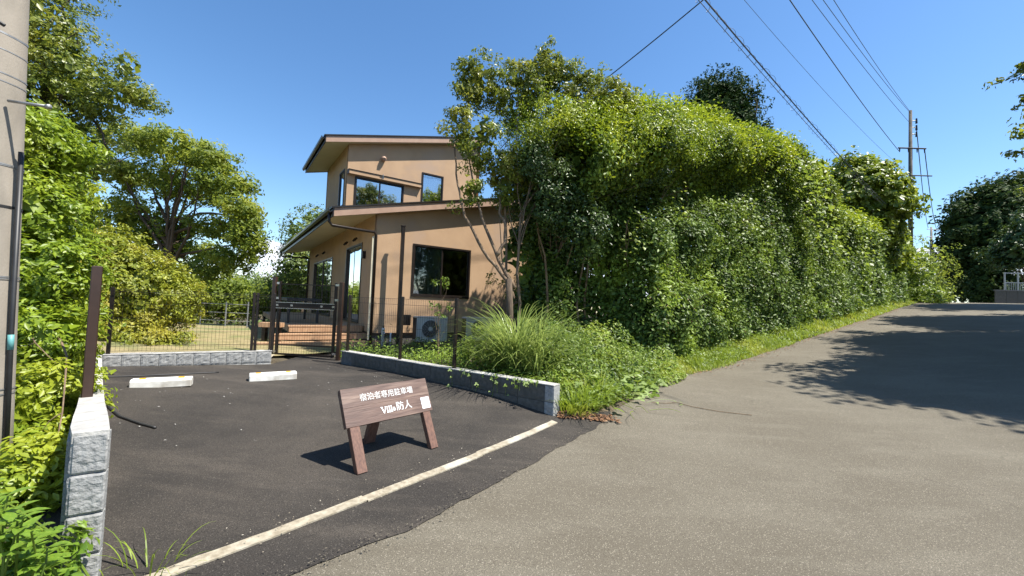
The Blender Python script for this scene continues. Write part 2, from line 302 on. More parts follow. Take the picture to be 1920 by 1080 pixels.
def G(x, y):
    d = np.sqrt((cp[:, 0] - x) ** 2 + (cp[:, 1] - y) ** 2 + 0.15)
    return float(-(d * sol[:n_]).sum() + sol[n_]) + CZ
def Gv(P):
    o = np.empty(len(P))
    for i in range(0, len(P), 20000):
        q = P[i:i+20000]; d = np.sqrt((cp[None, :, 0] - q[:, 0:1]) ** 2 + (cp[None, :, 1] - q[:, 1:2]) ** 2 + 0.15)
        o[i:i+20000] = -(d @ sol[:n_]) + sol[n_] + CZ
    return o
def inside(P, poly):
    x, y = P[:, 0], P[:, 1]; r = np.zeros(len(P), bool); n = len(poly)
    for i in range(n):
        x1, y1 = poly[i]; x2, y2 = poly[(i+1) % n]
        c = ((y1 > y) != (y2 > y)) & (x < (x2 - x1) * (y - y1) / (y2 - y1 + 1e-12) + x1); r ^= c
    return r
def sheet(name, poly, step, off, m, kind='structure', jitter=0):
    """a polygon draped on the ground, off metres above it"""
    poly = [tuple(p) for p in poly]; pts = []
    for i in range(len(poly)):
        a, b = np.array(poly[i]), np.array(poly[(i+1) % len(poly)]); k = max(1, int(np.hypot(*(b - a)) / step))
        for j in range(k): pts.append(tuple(a + (b - a) * j / k))
    nb = len(pts); pa = np.array(pts); lo = pa.min(0); hi = pa.max(0)
    gx, gy = np.meshgrid(np.arange(lo[0], hi[0], step), np.arange(lo[1], hi[1], step)); gp = np.stack([gx.ravel(), gy.ravel()], 1)
    gp = gp[inside(gp, pts)]
    allp = [Vector(p) for p in pts] + [Vector(p) for p in gp]
    v, e, f, *_ = delaunay_2d_cdt(allp, [(i, (i+1) % nb) for i in range(nb)], [list(range(nb))], 1, 1e-4)
    va = np.array([(p[0], p[1]) for p in v]); z = Gv(va) + off
    me = bpy.data.meshes.new(name); me.from_pydata([(a[0], a[1], c) for a, c in zip(va, z)], [], [tuple(q) for q in f]); me.update()
    o = link(name, me, m, None, True)
    if kind: tag(o, kind=kind)
    return o

# lot corners
LW0 = np.array([-2.015, 2.12]); LWF = np.array([-5.93, 6.02])            # left wall inner line near / far
KB0 = np.array([-1.84, 2.11]); KB1 = np.array([0.56, 4.92])             # kerb line
RW0 = np.array([0.56, 5.08]); RW1 = np.array([-3.12, 7.62])             # right wall inner line near / far
FW1 = np.array([-4.12, 7.16])                                           # far wall right end
kd = (KB1 - KB0) / np.linalg.norm(KB1 - KB0); kn = np.array([kd[1], -kd[0]])
edge = [(-2.2, 0.95), (-1.92, 1.5), (-1.34, 2.12), (-0.62, 2.72), (0.0, 3.52), (0.62, 4.33), (1.25, 5.12)]   # wavy seam between new asphalt and road
e2 = []
for i in range(len(edge)-1):
    for k in range(14):
        a = np.array(edge[i]) * (1-k/14) + np.array(edge[i+1]) * k/14
        j = noise.noise(Vector((a[0]*3, a[1]*3, 0))) * 0.022 + noise.noise(Vector((a[0]*14, a[1]*14, 3))) * 0.014; e2.append((a[0]+j, a[1]-j))
e2.append((1.25, 5.12))
lot = [tuple(LW0 - kd * 0.3), (-5.95, 5.98), tuple(FW1), (-4.1, 8.3), (-2.6, 8.9), tuple(RW1), tuple(RW0), (1.35, 5.4)] + e2[::-1] + [(-2.6, 0.6), (-2.6, 1.6)]
L = lambda t, wv=0: tuple(RP + RD * t + RN * wv)
road = [(-2.9, 0.3), (-2.2, 0.9)] + [(p[0]-0.12, p[1]+0.12) for p in e2[1:-1]] + [(1.2, 5.2), (2.0, 6.2), (2.9, 7.4), L(0), L(8), L(16), L(24), L(31), L(38, .1), L(46, .6), L(60, 2.2), L(60, 7), L(38, 4.9), L(20, 4.9), L(5, 5.0), L(-5, 6), L(-12, 8), (0, -9), (-12, -9), (-9, -4)]
road_o = sheet('road', road, 0.5, 0.0, M['road'])
lot_o = sheet('parking_area', lot, 0.25, 0.008, M['lot'])
lawn = [(-4.6, 7.6), (-5.6, 7.0), (-6.4, 6.6), (-8.5, 7.6), (-12, 12), (-10, 16), (-6.5, 15.5), (-4.6, 11), (-3.9, 9.4), (-3.6, 8.9)]
sheet('garden_lawn', lawn, 0.5, 0.03, M['lawn'])
sand = [(-5.95, 6.35), (-4.3, 7.42), (-4.45, 7.85), (-6.2, 7.0), (-6.5, 6.6)]
sheet('gravel_path', sand, 0.3, 0.05, M['sand'])
# the wide ground out to the horizon
ax = np.concatenate([-np.geomspace(900, 14, 30), np.arange(-13.5, 34, 0.45), np.geomspace(35, 900, 28)])
ay = np.concatenate([-np.geomspace(900, 8, 24), np.arange(-7.5, 34, 0.45), np.geomspace(35, 900, 30)])
gx, gy = np.meshgrid(ax, ay); P = np.stack([gx.ravel(), gy.ravel()], 1); z = Gv(P)
z[inside(P, road) | inside(P, lot)] -= 0.06
r_ = np.hypot(P[:, 0], P[:, 1]); z = np.where(r_ > 300, np.minimum(z, -2 + CZ) , z)
nx, ny = len(ax), len(ay); idx = np.arange(nx*ny).reshape(ny, nx)
fc = np.stack([idx[:-1, :-1], idx[:-1, 1:], idx[1:, 1:], idx[1:, :-1]], -1).reshape(-1, 4)
me = bpy.data.meshes.new('ground'); me.from_pydata(np.column_stack([P, z - 0.01]).tolist(), [], fc.tolist()); me.update()
tag(link('ground', me, M['soil'], None, True), kind='structure')

# concrete kerb strip, cast in three lengths
kerb = empty('kerb_strip', (*KB0, G(*KB0)), '', ''); kerb['kind'] = 'structure'
cuts = [0, 0.34, 0.66, 1.0]
for i in range(3):
    b = MB(); n = 14
    for j in range(n+1):
        u_ = cuts[i] + (cuts[i+1] - cuts[i]) * j / n
        c = KB0 + (KB1 - KB0) * u_; jj = noise.noise(Vector((u_*20, i, 0))) * 0.012
        for o_, h_ in ((-0.033+jj, 0.0), (-0.033+jj, 0.018), (0.048+jj*.6, 0.018), (0.048+jj*.6, 0.0)):
            q = c + kn * (o_ + (0.012 if i == 1 else 0)); b.v.append((q[0], q[1], G(*q) + h_))
        if j: k = len(b.v) - 8; b.f += [(k+a, k+a+1, k+a+5, k+a+4) for a in range(3)]
    b.build('kerb_section', M['kerb'], kerb)

# ------------------------------------------------------------------ split-face block walls
def rough_block(name, lx, ly, lz, faces, m, seed, n=7, amp=0.008):
    """block lx long, ly thick, lz high, centred on its plan; faces 'f' (front, -t side) 'e' (start end) are hewn"""
    vs_, fs_ = [], []
    def grid(o, a, b, nr, hewn):
        k = len(vs_); m_ = n if hewn else 1
        for i in range(m_+1):
            for j in range(m_+1):
                p = Vector(o) + Vector(a) * i/m_ + Vector(b) * j/m_
                if hewn and 0 < i < m_ and 0 < j < m_:
                    p += Vector(nr) * (0.007 + amp * noise.noise(p * 38 + Vector((seed*7.3, 0, 0))) + amp * .7 * noise.noise(p * 14 + Vector((seed*3.3, 1, 0))))
                vs_.append(tuple(p))
        for i in range(m_):
            for j in range(m_):
                q = k + i*(m_+1) + j; fs_.append((q, q+m_+1, q+m_+2, q+1))
    X, Y, Z = lx/2, ly/2, lz
    grid((-X, -Y, 0), (lx, 0, 0), (0, 0, Z), (0, -1, 0), 'f' in faces)
    grid((-X, Y, 0), (0, -ly, 0), (0, 0, Z), (-1, 0, 0), 'e' in faces)
    grid((X, -Y, 0), (0, ly, 0), (0, 0, Z), (1, 0, 0), 'g' in faces)
    grid((X, Y, 0), (-lx, 0, 0), (0, 0, Z), (0, 1, 0), 'b' in faces)
    grid((-X, -Y, Z), (lx, 0, 0), (0, ly, 0), (0, 0, 1), False)
    me = bpy.data.meshes.new(name); me.from_pydata(vs_, [], fs_); me.update(); me.materials.append(m); return me
def place(me, name, parent, loc, rz):
    o = bpy.data.objects.new(name, me); COL.objects.link(o); o.parent = parent
    o.location = Vector(loc) - rootloc(parent); o.rotation_euler = (0, 0, rz); return o
def rz_of(fr): return math.atan2(fr.u.y, fr.u.x)

# far wall: one visible course of nearly square blocks
dv = FW1 - LWF; lenF = float(np.hypot(*dv)); frF = Frame(LWF[0], LWF[1], math.atan2(dv[0], dv[1]), CZ)
fw = empty('block_wall', frF(lenF/2, 0, -1.2), 'low grey split-face block wall along the back of the parking area', 'wall')
vars_ = [rough_block('block', 0.207, 0.15, 0.192, 'fg', M['block'], i) for i in range(5)]
nb = 10; st = lenF / nb
for i in range(nb):
    place(vars_[i % 5], 'block', fw, frF((i+.5)*st, 0.085, -0.97-0.195), rz_of(frF))
    place(vars_[(i+2) % 5], 'block', fw, frF((i+.5)*st, 0.085, -0.97-0.395), rz_of(frF))
bx('mortar_core', M['joint'], fw, frF, 0.005, lenF-0.005, 0.022, 0.15, -1.42, -0.975)
bx('cap', M['mortar'], fw, frF, 0, lenF+0.01, 0.004, 0.165, -0.973, -0.962)

# left wall: runs from the street corner to the back, its cap falling away from the street
dv = LWF - LW0; lenL = float(np.hypot(*dv)); frL = Frame(LW0[0], LW0[1], math.atan2(dv[0], dv[1]), CZ)
UAZ = math.radians(55.5)
lw = empty('block_wall', (LW0[0], LW0[1], G(*LW0)), 'light grey block wall of four courses with pale mortar cap beside the left hedge', 'wall')
frE = Frame(LW0[0], LW0[1], UAZ, CZ)             # end pier, its face square to the house
TH = 0.135
def captop(s): return float(np.interp(s, [0, 0.5, 1.5, 3, lenL], [-0.715, -0.745, -0.87, -0.95, -0.965]))
endv = [rough_block('block', TH-0.006, 0.055, 0.192, 'fe', M['block'], 20+i, n=20, amp=0.0045) for i in range(4)]
for k in range(5):
    place(endv[k % 4], 'block', lw, frE(-TH/2, 0.0275, -0.722-0.2*(k+1)+0.004), rz_of(frE))
b = MB(); b.box(frE, -TH+0.012, -0.012, 0.010, 0.05, -1.72, -0.723); b.build('mortar_core', M['mortar'], lw)
lv = [rough_block('block', 0.392, 0.14, 0.192, 'f', M['block'], 30+i, n=5) for i in range(4)]
nL = int((lenL-0.1) / 0.4)
for i in range(nL):
    zt = captop(0.1 + (i+1)*0.4) - 0.012
    for k in range(4):
        zz = zt - 0.2*(k+1); p = frL(0.075+(i+.5)*0.4, 0.080, zz)
        if p.z + 0.19 < G(p.x, p.y) - 0.05: continue
        place(lv[(i+k) % 4], 'block', lw, p, rz_of(frL))
b = MB(); n = 24
for j in range(n+1):                              # the cast cap follows the fall
    s_ = lenL * j / n; t0, t1 = (-0.0, 0.145)
    if j == 0: pa, pb = frE(0, -0.004, 0), frE(-TH, -0.004, 0)
    else: pa, pb = frL(s_, t0, 0), frL(s_, t1 - 0.0, 0)
    for p, h in ((pa, -0.05), (pa, 0.0), (pb, 0.0), (pb, -0.05)):
        zz = CZ + captop(s_) + h + 0.006 * noise.noise(Vector((p.x*4, p.y*4, h)))
        b.v.append((p.x, p.y, zz))
    if j: k = len(b.v) - 8; b.f += [(k+a+4, k+a+5, k+a+1, k+a) for a in range(3)]
b.f.append((0, 1, 2, 3)); b.build('cap', M['mortar'], lw)

# right wall: two courses, in its own shade
dv = RW1 - RW0; lenR = float(np.hypot(*dv)); frR = Frame(RW0[0], RW0[1], math.atan2(dv[0], dv[1]), CZ)
rw = empty('block_wall', (RW0[0], RW0[1], G(*RW0)), 'dark grey two-course retaining block wall below the pampas grass', 'wall')
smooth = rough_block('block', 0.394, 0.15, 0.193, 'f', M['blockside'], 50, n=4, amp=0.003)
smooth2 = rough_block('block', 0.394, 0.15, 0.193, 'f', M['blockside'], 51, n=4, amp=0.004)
nR = int(lenR / 0.4)
frRi = Frame(RW0[0], RW0[1], math.atan2(dv[0], dv[1]) , CZ)
def rwp(s, off, z): return frR(s, -off, z)        # off > 0: into the planted bed (right of the line)
rzR = rz_of(frR) + math.pi                        # hewn front looks to the parking area
for k in range(3):
    for i in range(nR + 1):
        s_ = (i+.5)*0.4 + 0.13
        if s_ + .2 > lenR + .02: continue
        p = rwp(s_, 0.08, -0.985-0.2*(k+1))
        if p.z + 0.19 < G(p.x, p.y) - 0.03: continue
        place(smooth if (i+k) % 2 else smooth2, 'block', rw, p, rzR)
er = [rough_block('block', 0.15, 0.13, 0.193, 'e' 'f' 'g', M['block'], 60+i, n=8, amp=0.008) for i in range(2)]
for k in range(3):
    place(er[k % 2], 'block', rw, rwp(0.063, 0.08, -0.985-0.2*(k+1)), rz_of(frR) - math.pi/2 + math.pi)
b = MB(); b.box(frR, 0.0, lenR-.02, -0.15, -0.018, -1.6, -0.988); b.build('mortar_core', M['joint'], rw)
b = MB(); b.box(frR, 0.0, lenR, -0.158, 0.0, -0.984, -0.972); b.build('cap', M['mortar'], rw)

# ------------------------------------------------------------------ fences and gate
def fence(frm, s0, s1, posts, z0, z1, label, t=0.08, zslope=None):
    root = empty('mesh_fence', frm((s0+s1)/2, t, z0), label, 'fence')
    for p in posts:
        b = MB(); b.bevbox(frm, p-.022, p+.022, t-.022, t+.022, z0-.02, z1+.03, e=.004); b.build('post', M['black'], root)
    for a, c in zip(posts[:-1], posts[1:]):
        b = MB(); x = a + 0.03
        while x < c - 0.02:
            b.tube([frm(x, t-.03, z0+.04), frm(x, t-.03, z1)], 0.0021, 3, cap=False); x += 0.05
        h = z1 - z0
        for q in (0.05, 0.12, 0.34, 0.56, 0.78, 0.93, 1.0):
            b.tube([frm(a+.01, t-.034, z0+q*h), frm(c-.01, t-.034, z0+q*h)], 0.0034 if q > .9 else 0.0026, 4, cap=False)
        b.tube([frm(a+.01, t-.055, z1-.03), frm(c-.01, t-.055, z1-.03)], 0.004, 4, cap=False)
        b.build('wire_panel', M['wire'], root)
    return root
fence(frF, 0, lenF, [0.05, lenF*0.86], -0.965, 0.0, 'low dark wire mesh fence on the back block wall before the yellow bush')
fence(Frame(FW1[0], FW1[1], math.atan2((FW1-LWF)[0], (FW1-LWF)[1]), CZ), -lenF*0.14, 0.05, [-lenF*0.14+.05, 0.0], -0.965, 0.0, 'short dark mesh fence bay between the back wall and the gate')
def frRn(a, b_, c): return frR(a, -b_, c)
fence(frRn, 0.9, lenR, [lenR-0.12, lenR-1.72, lenR-2.75, lenR-3.6], -0.972, 0.03, 'dark wire mesh fence on the right wall in front of the air conditioner'
      ) if False else None
rt = empty('mesh_fence', frR(lenR/2, -0.08, -0.97), 'dark wire mesh fence on the right wall in front of the air conditioner', 'fence')
pp = [lenR-0.10, lenR-1.55, lenR-2.75]
for p in pp:
    b = MB(); b.bevbox(frR, p-.022, p+.022, -.10, -.056, -1.0, 0.06, e=.004); b.build('post', M['black'], rt)
for a, c in zip(pp[:-1], pp[1:]):
    b = MB(); x = c + 0.03
    while x < a - 0.02:
        b.tube([frR(x, -.05, -.93), frR(x, -.05, .02)], 0.0021, 3, cap=False); x += 0.05
    for q in (0.0, 0.1, 0.3, 0.5, 0.7, 0.9, 1.0):
        b.tube([frR(c+.01, -.046, -.92+q*.94), frR(a-.01, -.046, -.92+q*.94)], 0.0034 if q > .85 else 0.0026, 4, cap=False)
    b.build('wire_panel', M['wire'], rt)

# thick brown end post and the fence behind it on the left wall
tp = empty('mesh_fence', frL(1.3, 0.1, -0.9), 'dark mesh fence along the left wall with a thick brown end post', 'fence')
def lpost(s_, wd, m, top):
    b = MB(); b.bevbox(frL, s_-wd/2, s_+wd/2, 0.1-wd/2, 0.1+wd/2, captop(s_)-.01, top, e=.006); return b.build('post', m, tp)
SP = 1.93
end_post = lpost(SP, 0.068, M['brown'], 0.185)
lpost(3.6, 0.05, M['black'], 0.06); lpost(lenL-0.1, 0.05, M['black'], 0.06)
for a, c in ((SP+.05, 3.6), (3.6, lenL-.1)):
    b = MB(); x = a + 0.03
    while x < c - 0.02:
        b.tube([frL(x, .07, captop(x)+.05), frL(x, .07, .03)], 0.0021, 3, cap=False); x += 0.05
    for q in (0.0, 0.25, 0.5, 0.75, 0.93, 1.0):
        b.tube([frL(a, .066, -.88+q*.91), frL(c, .066, -.88+q*.91)], 0.0028, 4, cap=False)
    b.build('wire_panel', M['wire'], tp)

# gate between the two walls
GA = Vector((-4.62, 8.0, 0)); GB = Vector((-3.28, 7.92, 0))
dg = (GB - GA); lenG = dg.length; frG = Frame(GA.x, GA.y, math.atan2(dg.x, dg.y), CZ); gz = -1.2
gt = empty('garden_gate', frG(lenG/2, 0, gz), 'black mesh garden gate with a double latch bar in front of the deck steps', 'gate')
for p, h in ((0.0, 0.36), (lenG, 0.30)):
    b = MB(); b.bevbox(frG, p-.035, p+.035, -.035, .035, gz-.05, h, e=.005); b.build('gate_post', M['brown'], gt)
for p in (0.11, lenG-0.11):
    b = MB(); b.bevbox(frG, p-.025, p+.025, -.022, .022, gz+.05, .28, e=.004); b.build('stile', M['black'], gt)
bx('bottom_rail', M['black'], gt, frG, .13, lenG-.13, -.018, .018, gz+.05, gz+.09)
bx('bottom_rail', M['black'], gt, frG, .13, lenG-.13, -.018, .018, gz+.24, gz+.265)
bx('top_rail', M['black'], gt, frG, .13, lenG-.13, -.012, .012, .22, .236)
lb = bx('latch_bar', M['black'], gt, frG, .02, lenG-.06, -.05, -.024, -.235, -.135)
for zz in (-.24, -.128):
    b = MB(); b.box(frG, .05, lenG-.1, -.056, -.05, zz-.006, zz+.006); b.build('trim', M['silver'], lb)
for p in (.11, .4, lenG-.35, lenG-.12):
    b = MB(); b.box(frG, p-.022, p+.022, -.062, -.05, -.20, -.165); b.build('bolt', M['silver'], lb)
b = MB(); x = .16
while x < lenG-.14:
    b.tube([frG(x, 0, gz+.06), frG(x, 0, .22)], 0.0022, 3, cap=False); x += 0.05
for q in (-1.0, -.85, -.7, -.5, -.35, 0.0, .12):
    b.tube([frG(.13, -.004, q), frG(lenG-.13, -.004, q)], 0.003, 4, cap=False)
b.build('wire_panel', M['wire'], gt)
for p in (.11, lenG-.11):
    for zz in (.24, gz+.12, -.05):
        b = MB(); b.box(frG, p-.05 if p < .5 else p, p+.0 if p < .5 else p+.07, -.03, -.022, zz-.02, zz+.02); b.build('hinge', M['silver'], gt)

# ------------------------------------------------------------------ house
HC = Vector((-3.44, 10.2, 0)); frH = Frame(HC.x, HC.y, UAZ, CZ)
house = empty('house', (HC.x, HC.y, G(HC.x, HC.y)), 'two-storey tan stucco house with slanting dark roofs', 'house')
def wall_holes(name, m, parent, fn, a0, a1, c0, top, holes, th):
    """vertical wall in (a, c) with rectangular holes; fn(a, depth, c) gives points, top(a) its upper edge"""
    xs = sorted({a0, a1, *[h[0] for h in holes], *[h[1] for h in holes]}); zs = sorted({c0, *[h[2] for h in holes], *[h[3] for h in holes]})
    b = MB()
    for i in range(len(xs)-1):
        for j in range(len(zs)):
            x0, x1 = xs[i], xs[i+1]; z0 = zs[j]; last = j == len(zs)-1
            zt0, zt1 = (top(x0), top(x1)) if last else (zs[j+1], zs[j+1])
            if any(h[0] <= x0 and x1 <= h[1] and h[2] <= z0 and (not last) and zs[j+1] <= h[3] for h in holes): continue
            b.quad(fn(x0, 0, z0), fn(x1, 0, z0), fn(x1, 0, zt1), fn(x0, 0, zt0)); b.quad(fn(x1, th, z0), fn(x0, th, z0), fn(x0, th, zt0), fn(x1, th, zt1))
    for h in holes:
        for (p, q) in (((h[0], h[2]), (h[1], h[2])), ((h[1], h[2]), (h[1], h[3])), ((h[1], h[3]), (h[0], h[3])), ((h[0], h[3]), (h[0], h[2]))):
            b.quad(fn(p[0], 0, p[1]), fn(q[0], 0, q[1]), fn(q[0], th, q[1]), fn(p[0], th, p[1]))
    return b.build(name, m, parent)
Rf = lambda t0: (lambda a, d, c: frH(a, t0 + d, c))         # street face
Lf = lambda s0: (lambda a, d, c: frH(s0 + d, a, c))         # garden face
LS, LR = 0.225, 2.14                                        # lower roof: slope, underside at the corner
low = lambda s: LR + LS * s
US, UR = 0.25, 5.02
upp = lambda s: UR + US * s
W1 = (0.98, 2.68, 0.12, 1.49); D1 = (1.25, 3.05, -0.66, 1.53); W2 = (5.15, 8.9, -0.66, 1.42)
wall_holes('wall', M['stucco'], house, Rf(0), 0, 5.6, -0.84, low, [W1], 0.14)
wall_holes('wall', M['stucco'], house, Lf(0), 0.14, 10.2, -0.84, lambda t: LR + .04, [D1, W2], 0.14)
wall_holes('wall', M['stucco'], house, Lf(5.6), 0, 10.2, -0.84, lambda t: low(5.6), [], 0.14)
wall_holes('wall', M['stucco'], house, Rf(10.2), 0, 5.74, -0.84, low, [], 0.14)
U1 = (0.25, 1.88, 2.95, 3.99); U2 = (2.54, 3.36, 3.3, 4.62); U3 = (3.98, 4.72, 3.05, 4.28)
wall_holes('wall', M['stucco'], house, Rf(3.6), 0, 4.75, 2.0, upp, [U1, U2], 0.14)
wall_holes('wall', M['stucco'], house, Lf(0.0), 3.74, 7.0, 2.0+.2, lambda t: UR + .03, [U3], 0.14)
wall_holes('wall', M['stucco'], house, Lf(4.75), 3.6, 7.0, 2.0, lambda t: upp(4.75), [], 0.14)
wall_holes('wall', M['stucco'], house, Rf(7.0), 0, 4.89, 2.0, upp, [], 0.14)
bx('foundation', M['blockside'], house, frH, 0.03, 5.6, 0.03, 10.2, -1.6, -0.845)
bx('floor', M['inner'], house, frH, 0.14, 5.6, 0.14, 10.2, -0.84, -0.68)
bx('floor', M['inner'], house, frH, 0.14, 4.75, 3.75, 7.0, 2.3, 2.42)
bx('base_trim', M['black'], house, frH, -0.015, 5.6, -0.018, 0.0, -0.875, -0.835)
bx('base_trim', M['black'], house, frH, -0.018, 0.0, 0.0, 10.2, -0.875, -0.835)
def slope_slab(name, m, fn, s0, s1, t0, t1, d0, d1):
    b = MB(); p = []
    for d in (d0, d1):
        for (s_, t_) in ((s0, t0), (s1, t0), (s1, t1), (s0, t1)): p.append(frH(s_, t_, fn(s_) + d))
    b.hexa(p); return b.build(name, m, house)
def roof(fn, s0, s1, t0, t1):
    slope_slab('soffit', M['soffit'], fn, s0+.03, s1-.03, t0+.03, t1-.03, 0.0, 0.03)
    slope_slab('fascia', M['fascia'], fn, s0+.03, s1, t0, t0+.028, -0.025, 0.165)
    slope_slab('fascia', M['fascia'], fn, s0, s1, t1-.028, t1, -0.025, 0.165)
    slope_slab('fascia', M['black'], fn, s0, s0+.028, t0, t1, -0.03, 0.165)
    slope_slab('roof', M['roof'], fn, s0-.03, s1+.03, t0-.03, t1+.03, 0.168, 0.205)
roof(low, -1.08, 5.95, -0.24, 10.75)
roof(upp, -0.76, 4.95, 3.33, 7.35)
def gutter(s0, z, t0, t1):
    b = MB(); pr = [(0, 0.055), (-0.012, 0.0), (-0.05, -0.035), (-0.095, 0.0), (-0.105, 0.06), (-0.095, 0.06), (-0.05, -0.02), (-0.01, 0.01)]
    k = 0
    for t_ in (t0, t1):
        for a, c in pr: b.v.append(tuple(frH(s0 + a, t_, z + c)))
    n = len(pr); b.f += [(j, (j+1) % n, n+(j+1) % n, n+j) for j in range(n)] + [tuple(range(n)), tuple(range(2*n-1, n-1, -1))]
    return b.build('gutter', M['black'], house)
gl = gutter(-1.085, low(-1.08)+.09, -0.27, 10.78); gutter(-0.765, upp(-.76)+.08, 3.30, 7.38)
zg = low(-1.08)
for t_, side in ((-0.10, 1), (10.6, 0)):                       # downpipes
    b = MB()
    if side: pth = [frH(-1.13, -0.14, zg+.06), frH(-1.13, -0.14, zg-.14), frH(-1.06, -.14, zg-.22), frH(-0.07, -0.07, 1.66), frH(-0.02, -.06, 1.58), frH(-0.02, -.06, -1.1)]
    else: pth = [frH(-1.13, t_, zg+.06), frH(-1.13, t_, zg-.10), frH(-1.06, t_, zg-.16), frH(-0.07, 10.25, 1.75), frH(-.05, 10.25, 1.65), frH(-.05, 10.25, -1.0)]
    b.tube(pth, 0.036, 8); b.build('downpipe', M['black'], house, True)
bx('corner_bead', M['soffit'], house, frH, -0.10, -0.06, -.055, -.02, -1.0, 1.55)
def window(fn, h, nleaf, sashes, glassm, blind=None, name='window'):
    a0, a1, c0, c1 = h; e = 0.035
    fr_ = MB()
    def bar(B, x0, x1, d0, d1, z0, z1):
        B.hexa([fn(x0, d0, z0), fn(x1, d0, z0), fn(x1, d1, z0), fn(x0, d1, z0), fn(x0, d0, z1), fn(x1, d0, z1), fn(x1, d1, z1), fn(x0, d1, z1)])
    bar(fr_, a0-.012, a1+.012, -.02, .06, c1-e, c1+.012); bar(fr_, a0-.012, a1+.012, -.028, .06, c0-.012, c0+e)
    bar(fr_, a0-.012, a0+e, -.02, .06, c0+e, c1-e); bar(fr_, a1-e, a1+.012, -.02, .06, c0+e, c1-e)
    w_ = fr_.build(name, M['black'], house)
    for i in range(nleaf):
        x0 = a0 + e + (a1-a0-2*e) * i / nleaf; x1 = a0 + e + (a1-a0-2*e) * (i+1) / nleaf; d = 0.012 + 0.02 * (i % 2)
        sB = MB(); q = 0.028
        bar(sB, x0, x1, d, d+.018, c0+e, c0+e+q*1.3); bar(sB, x0, x1, d, d+.018, c1-e-q, c1-e); bar(sB, x0, x0+q, d, d+.018, c0+e+q, c1-e-q); bar(sB, x1-q, x1, d, d+.018, c0+e+q, c1-e-q)
        sB.build('sash', M['black'], w_)
        pB = MB(); bar(pB, x0+q, x1-q, d+.007, d+.011, c0+e+q, c1-e-q); pB.build('pane', glassm, w_)
    if blind:
        for (x0, x1, mm) in blind:
            cB = MB(); n = 26
            for j in range(n+1):
                x = x0 + (x1-x0)*j/n; dd = .11 + .018*math.sin(j*1.9)
                cB.v += [tuple(fn(x, dd, c0+.03)), tuple(fn(x, dd, c1-.03))]
                if j: k = len(cB.v)-4; cB.f.append((k, k+2, k+3, k+1))
            cB.build('curtain', M[mm], w_)
    return w_
window(Rf(0), W1, 2, 2, M['glass'], [(1.02, 1.85, 'curtain')])
window(Rf(3.6), U1, 2, 2, M['mirror'], [(0.3, 1.05, 'blind')])
window(Rf(3.6), U2, 1, 1, M['mirror'], [(2.58, 3.33, 'blind')])
window(Lf(0), U3, 1, 1, M['mirror'])
window(Lf(0), W2, 4, 4, M['mirror'], [(7.3, 8.8, 'curtain')])
window(Lf(0), D1, 2, 2, M['glass'], name='glass_door')
for p in (1.6, 2.7, 6.2, 7.6):                                  # small spot lamps over the openings
    b = MB(); b.tube([frH(-.09, p-.08, 1.66), frH(-.09, p+.08, 1.66)], .018, 6); b.tube([frH(-.1, p-.08, 1.69), frH(-.16, p-.1, 1.6)], .028, 6); b.tube([frH(-.1, p+.08, 1.69), frH(-.16, p+.1, 1.6)], .028, 6)
    b.build('spot_lamp', M['black'], house)
bx('wall_lamp', M['black'], house, frH, -0.09, 0.0, .86, .95, 1.07, 1.27, bev=.008)
b = MB(); b.tube([frH(1.12, 3.6, 4.76), frH(1.12, 3.50, 4.76)], [.085, .085], 14); b.tube([frH(1.12, 3.50, 4.76), frH(1.12, 3.44, 4.73)], [.085, .05], 14)
b.build('vent_hood', M['fascia'], house)
b = MB(); b.bevbox(frH, 0.02, 2.48, 3.46, 3.598, 4.03, 4.15, e=.01); aw = b.build('awning_box', M['stucco'], house)
b = MB(); b.box(frH, 0.0, 2.50, 3.44, 3.6, 4.152, 4.17); b.build('lid', M['black'], aw)
for e_ in (0.0, 2.48):
    b = MB(); b.box(frH, e_, e_+.02, 3.455, 3.598, 4.02, 4.15); b.build('end_cap', M['black'], aw)
b = MB(); b.tube([frH(1.1, 3.43, 4.02), frH(1.1, 3.43, 4.2)], .012, 6); b.tube([frH(1.03, 3.43, 4.16), frH(1.17, 3.43, 4.16)], .01, 6); b.build('bracket', M['silver'], aw)

# black service pole standing before the street face
sp = empty('service_pole', frH(0.56, -0.35, -1.15), 'black square service pole standing before the sunlit house wall', 'pole')
bx('pole', M['black'], sp, frH, 0.52, 0.60, -.39, -.31, -1.25, 1.84, bev=.006)
bx('cap', M['black'], sp, frH, 0.51, 0.61, -.40, -.30, 1.842, 1.875, bev=.004)
b = MB(); b.box(frH, .60, .85, -.40, -.28, -.62, -.36); b.build('meter_box', M['black'], sp)

# deck and steps
deck = empty('deck', frH(-1.0, 3.0, -1.2), 'orange brown wooden deck with two steps outside the glass doors', 'deck')
def boards(s0, s1, t0, t1, z, drop):
    n = max(1, int((t1 - t0) / 0.145)); wd = (t1 - t0) / n
    for i in range(n):
        bx('board', M['deck'], deck, frH, s0, s1, t0+i*wd+.003, t0+(i+1)*wd-.003, z-.028, z)
    bx('riser', M['deck'], deck, frH, s0+.02, s1-.02, t0+.012, t0+.035, z-drop, z-.03)
    bx('riser', M['deck'], deck, frH, s0+.012, s0+.03, t0+.04, t1, z-drop, z-.03)
boards(-1.75, -0.03, 0.62, 9.6, -0.70, 0.155)
boards(-2.1, 0.15, 0.30, 0.60, -0.875, 0.14)
boards(-2.45, 0.25, -0.02, 0.28, -1.04, 0.16)
for s_ in (-1.7, -.9, -.1):
    for t_ in (.8, 3, 6, 9.4): bx('footing', M['black'], deck, frH, s_-.04, s_+.04, t_-.04, t_+.04, -1.5, -.86)

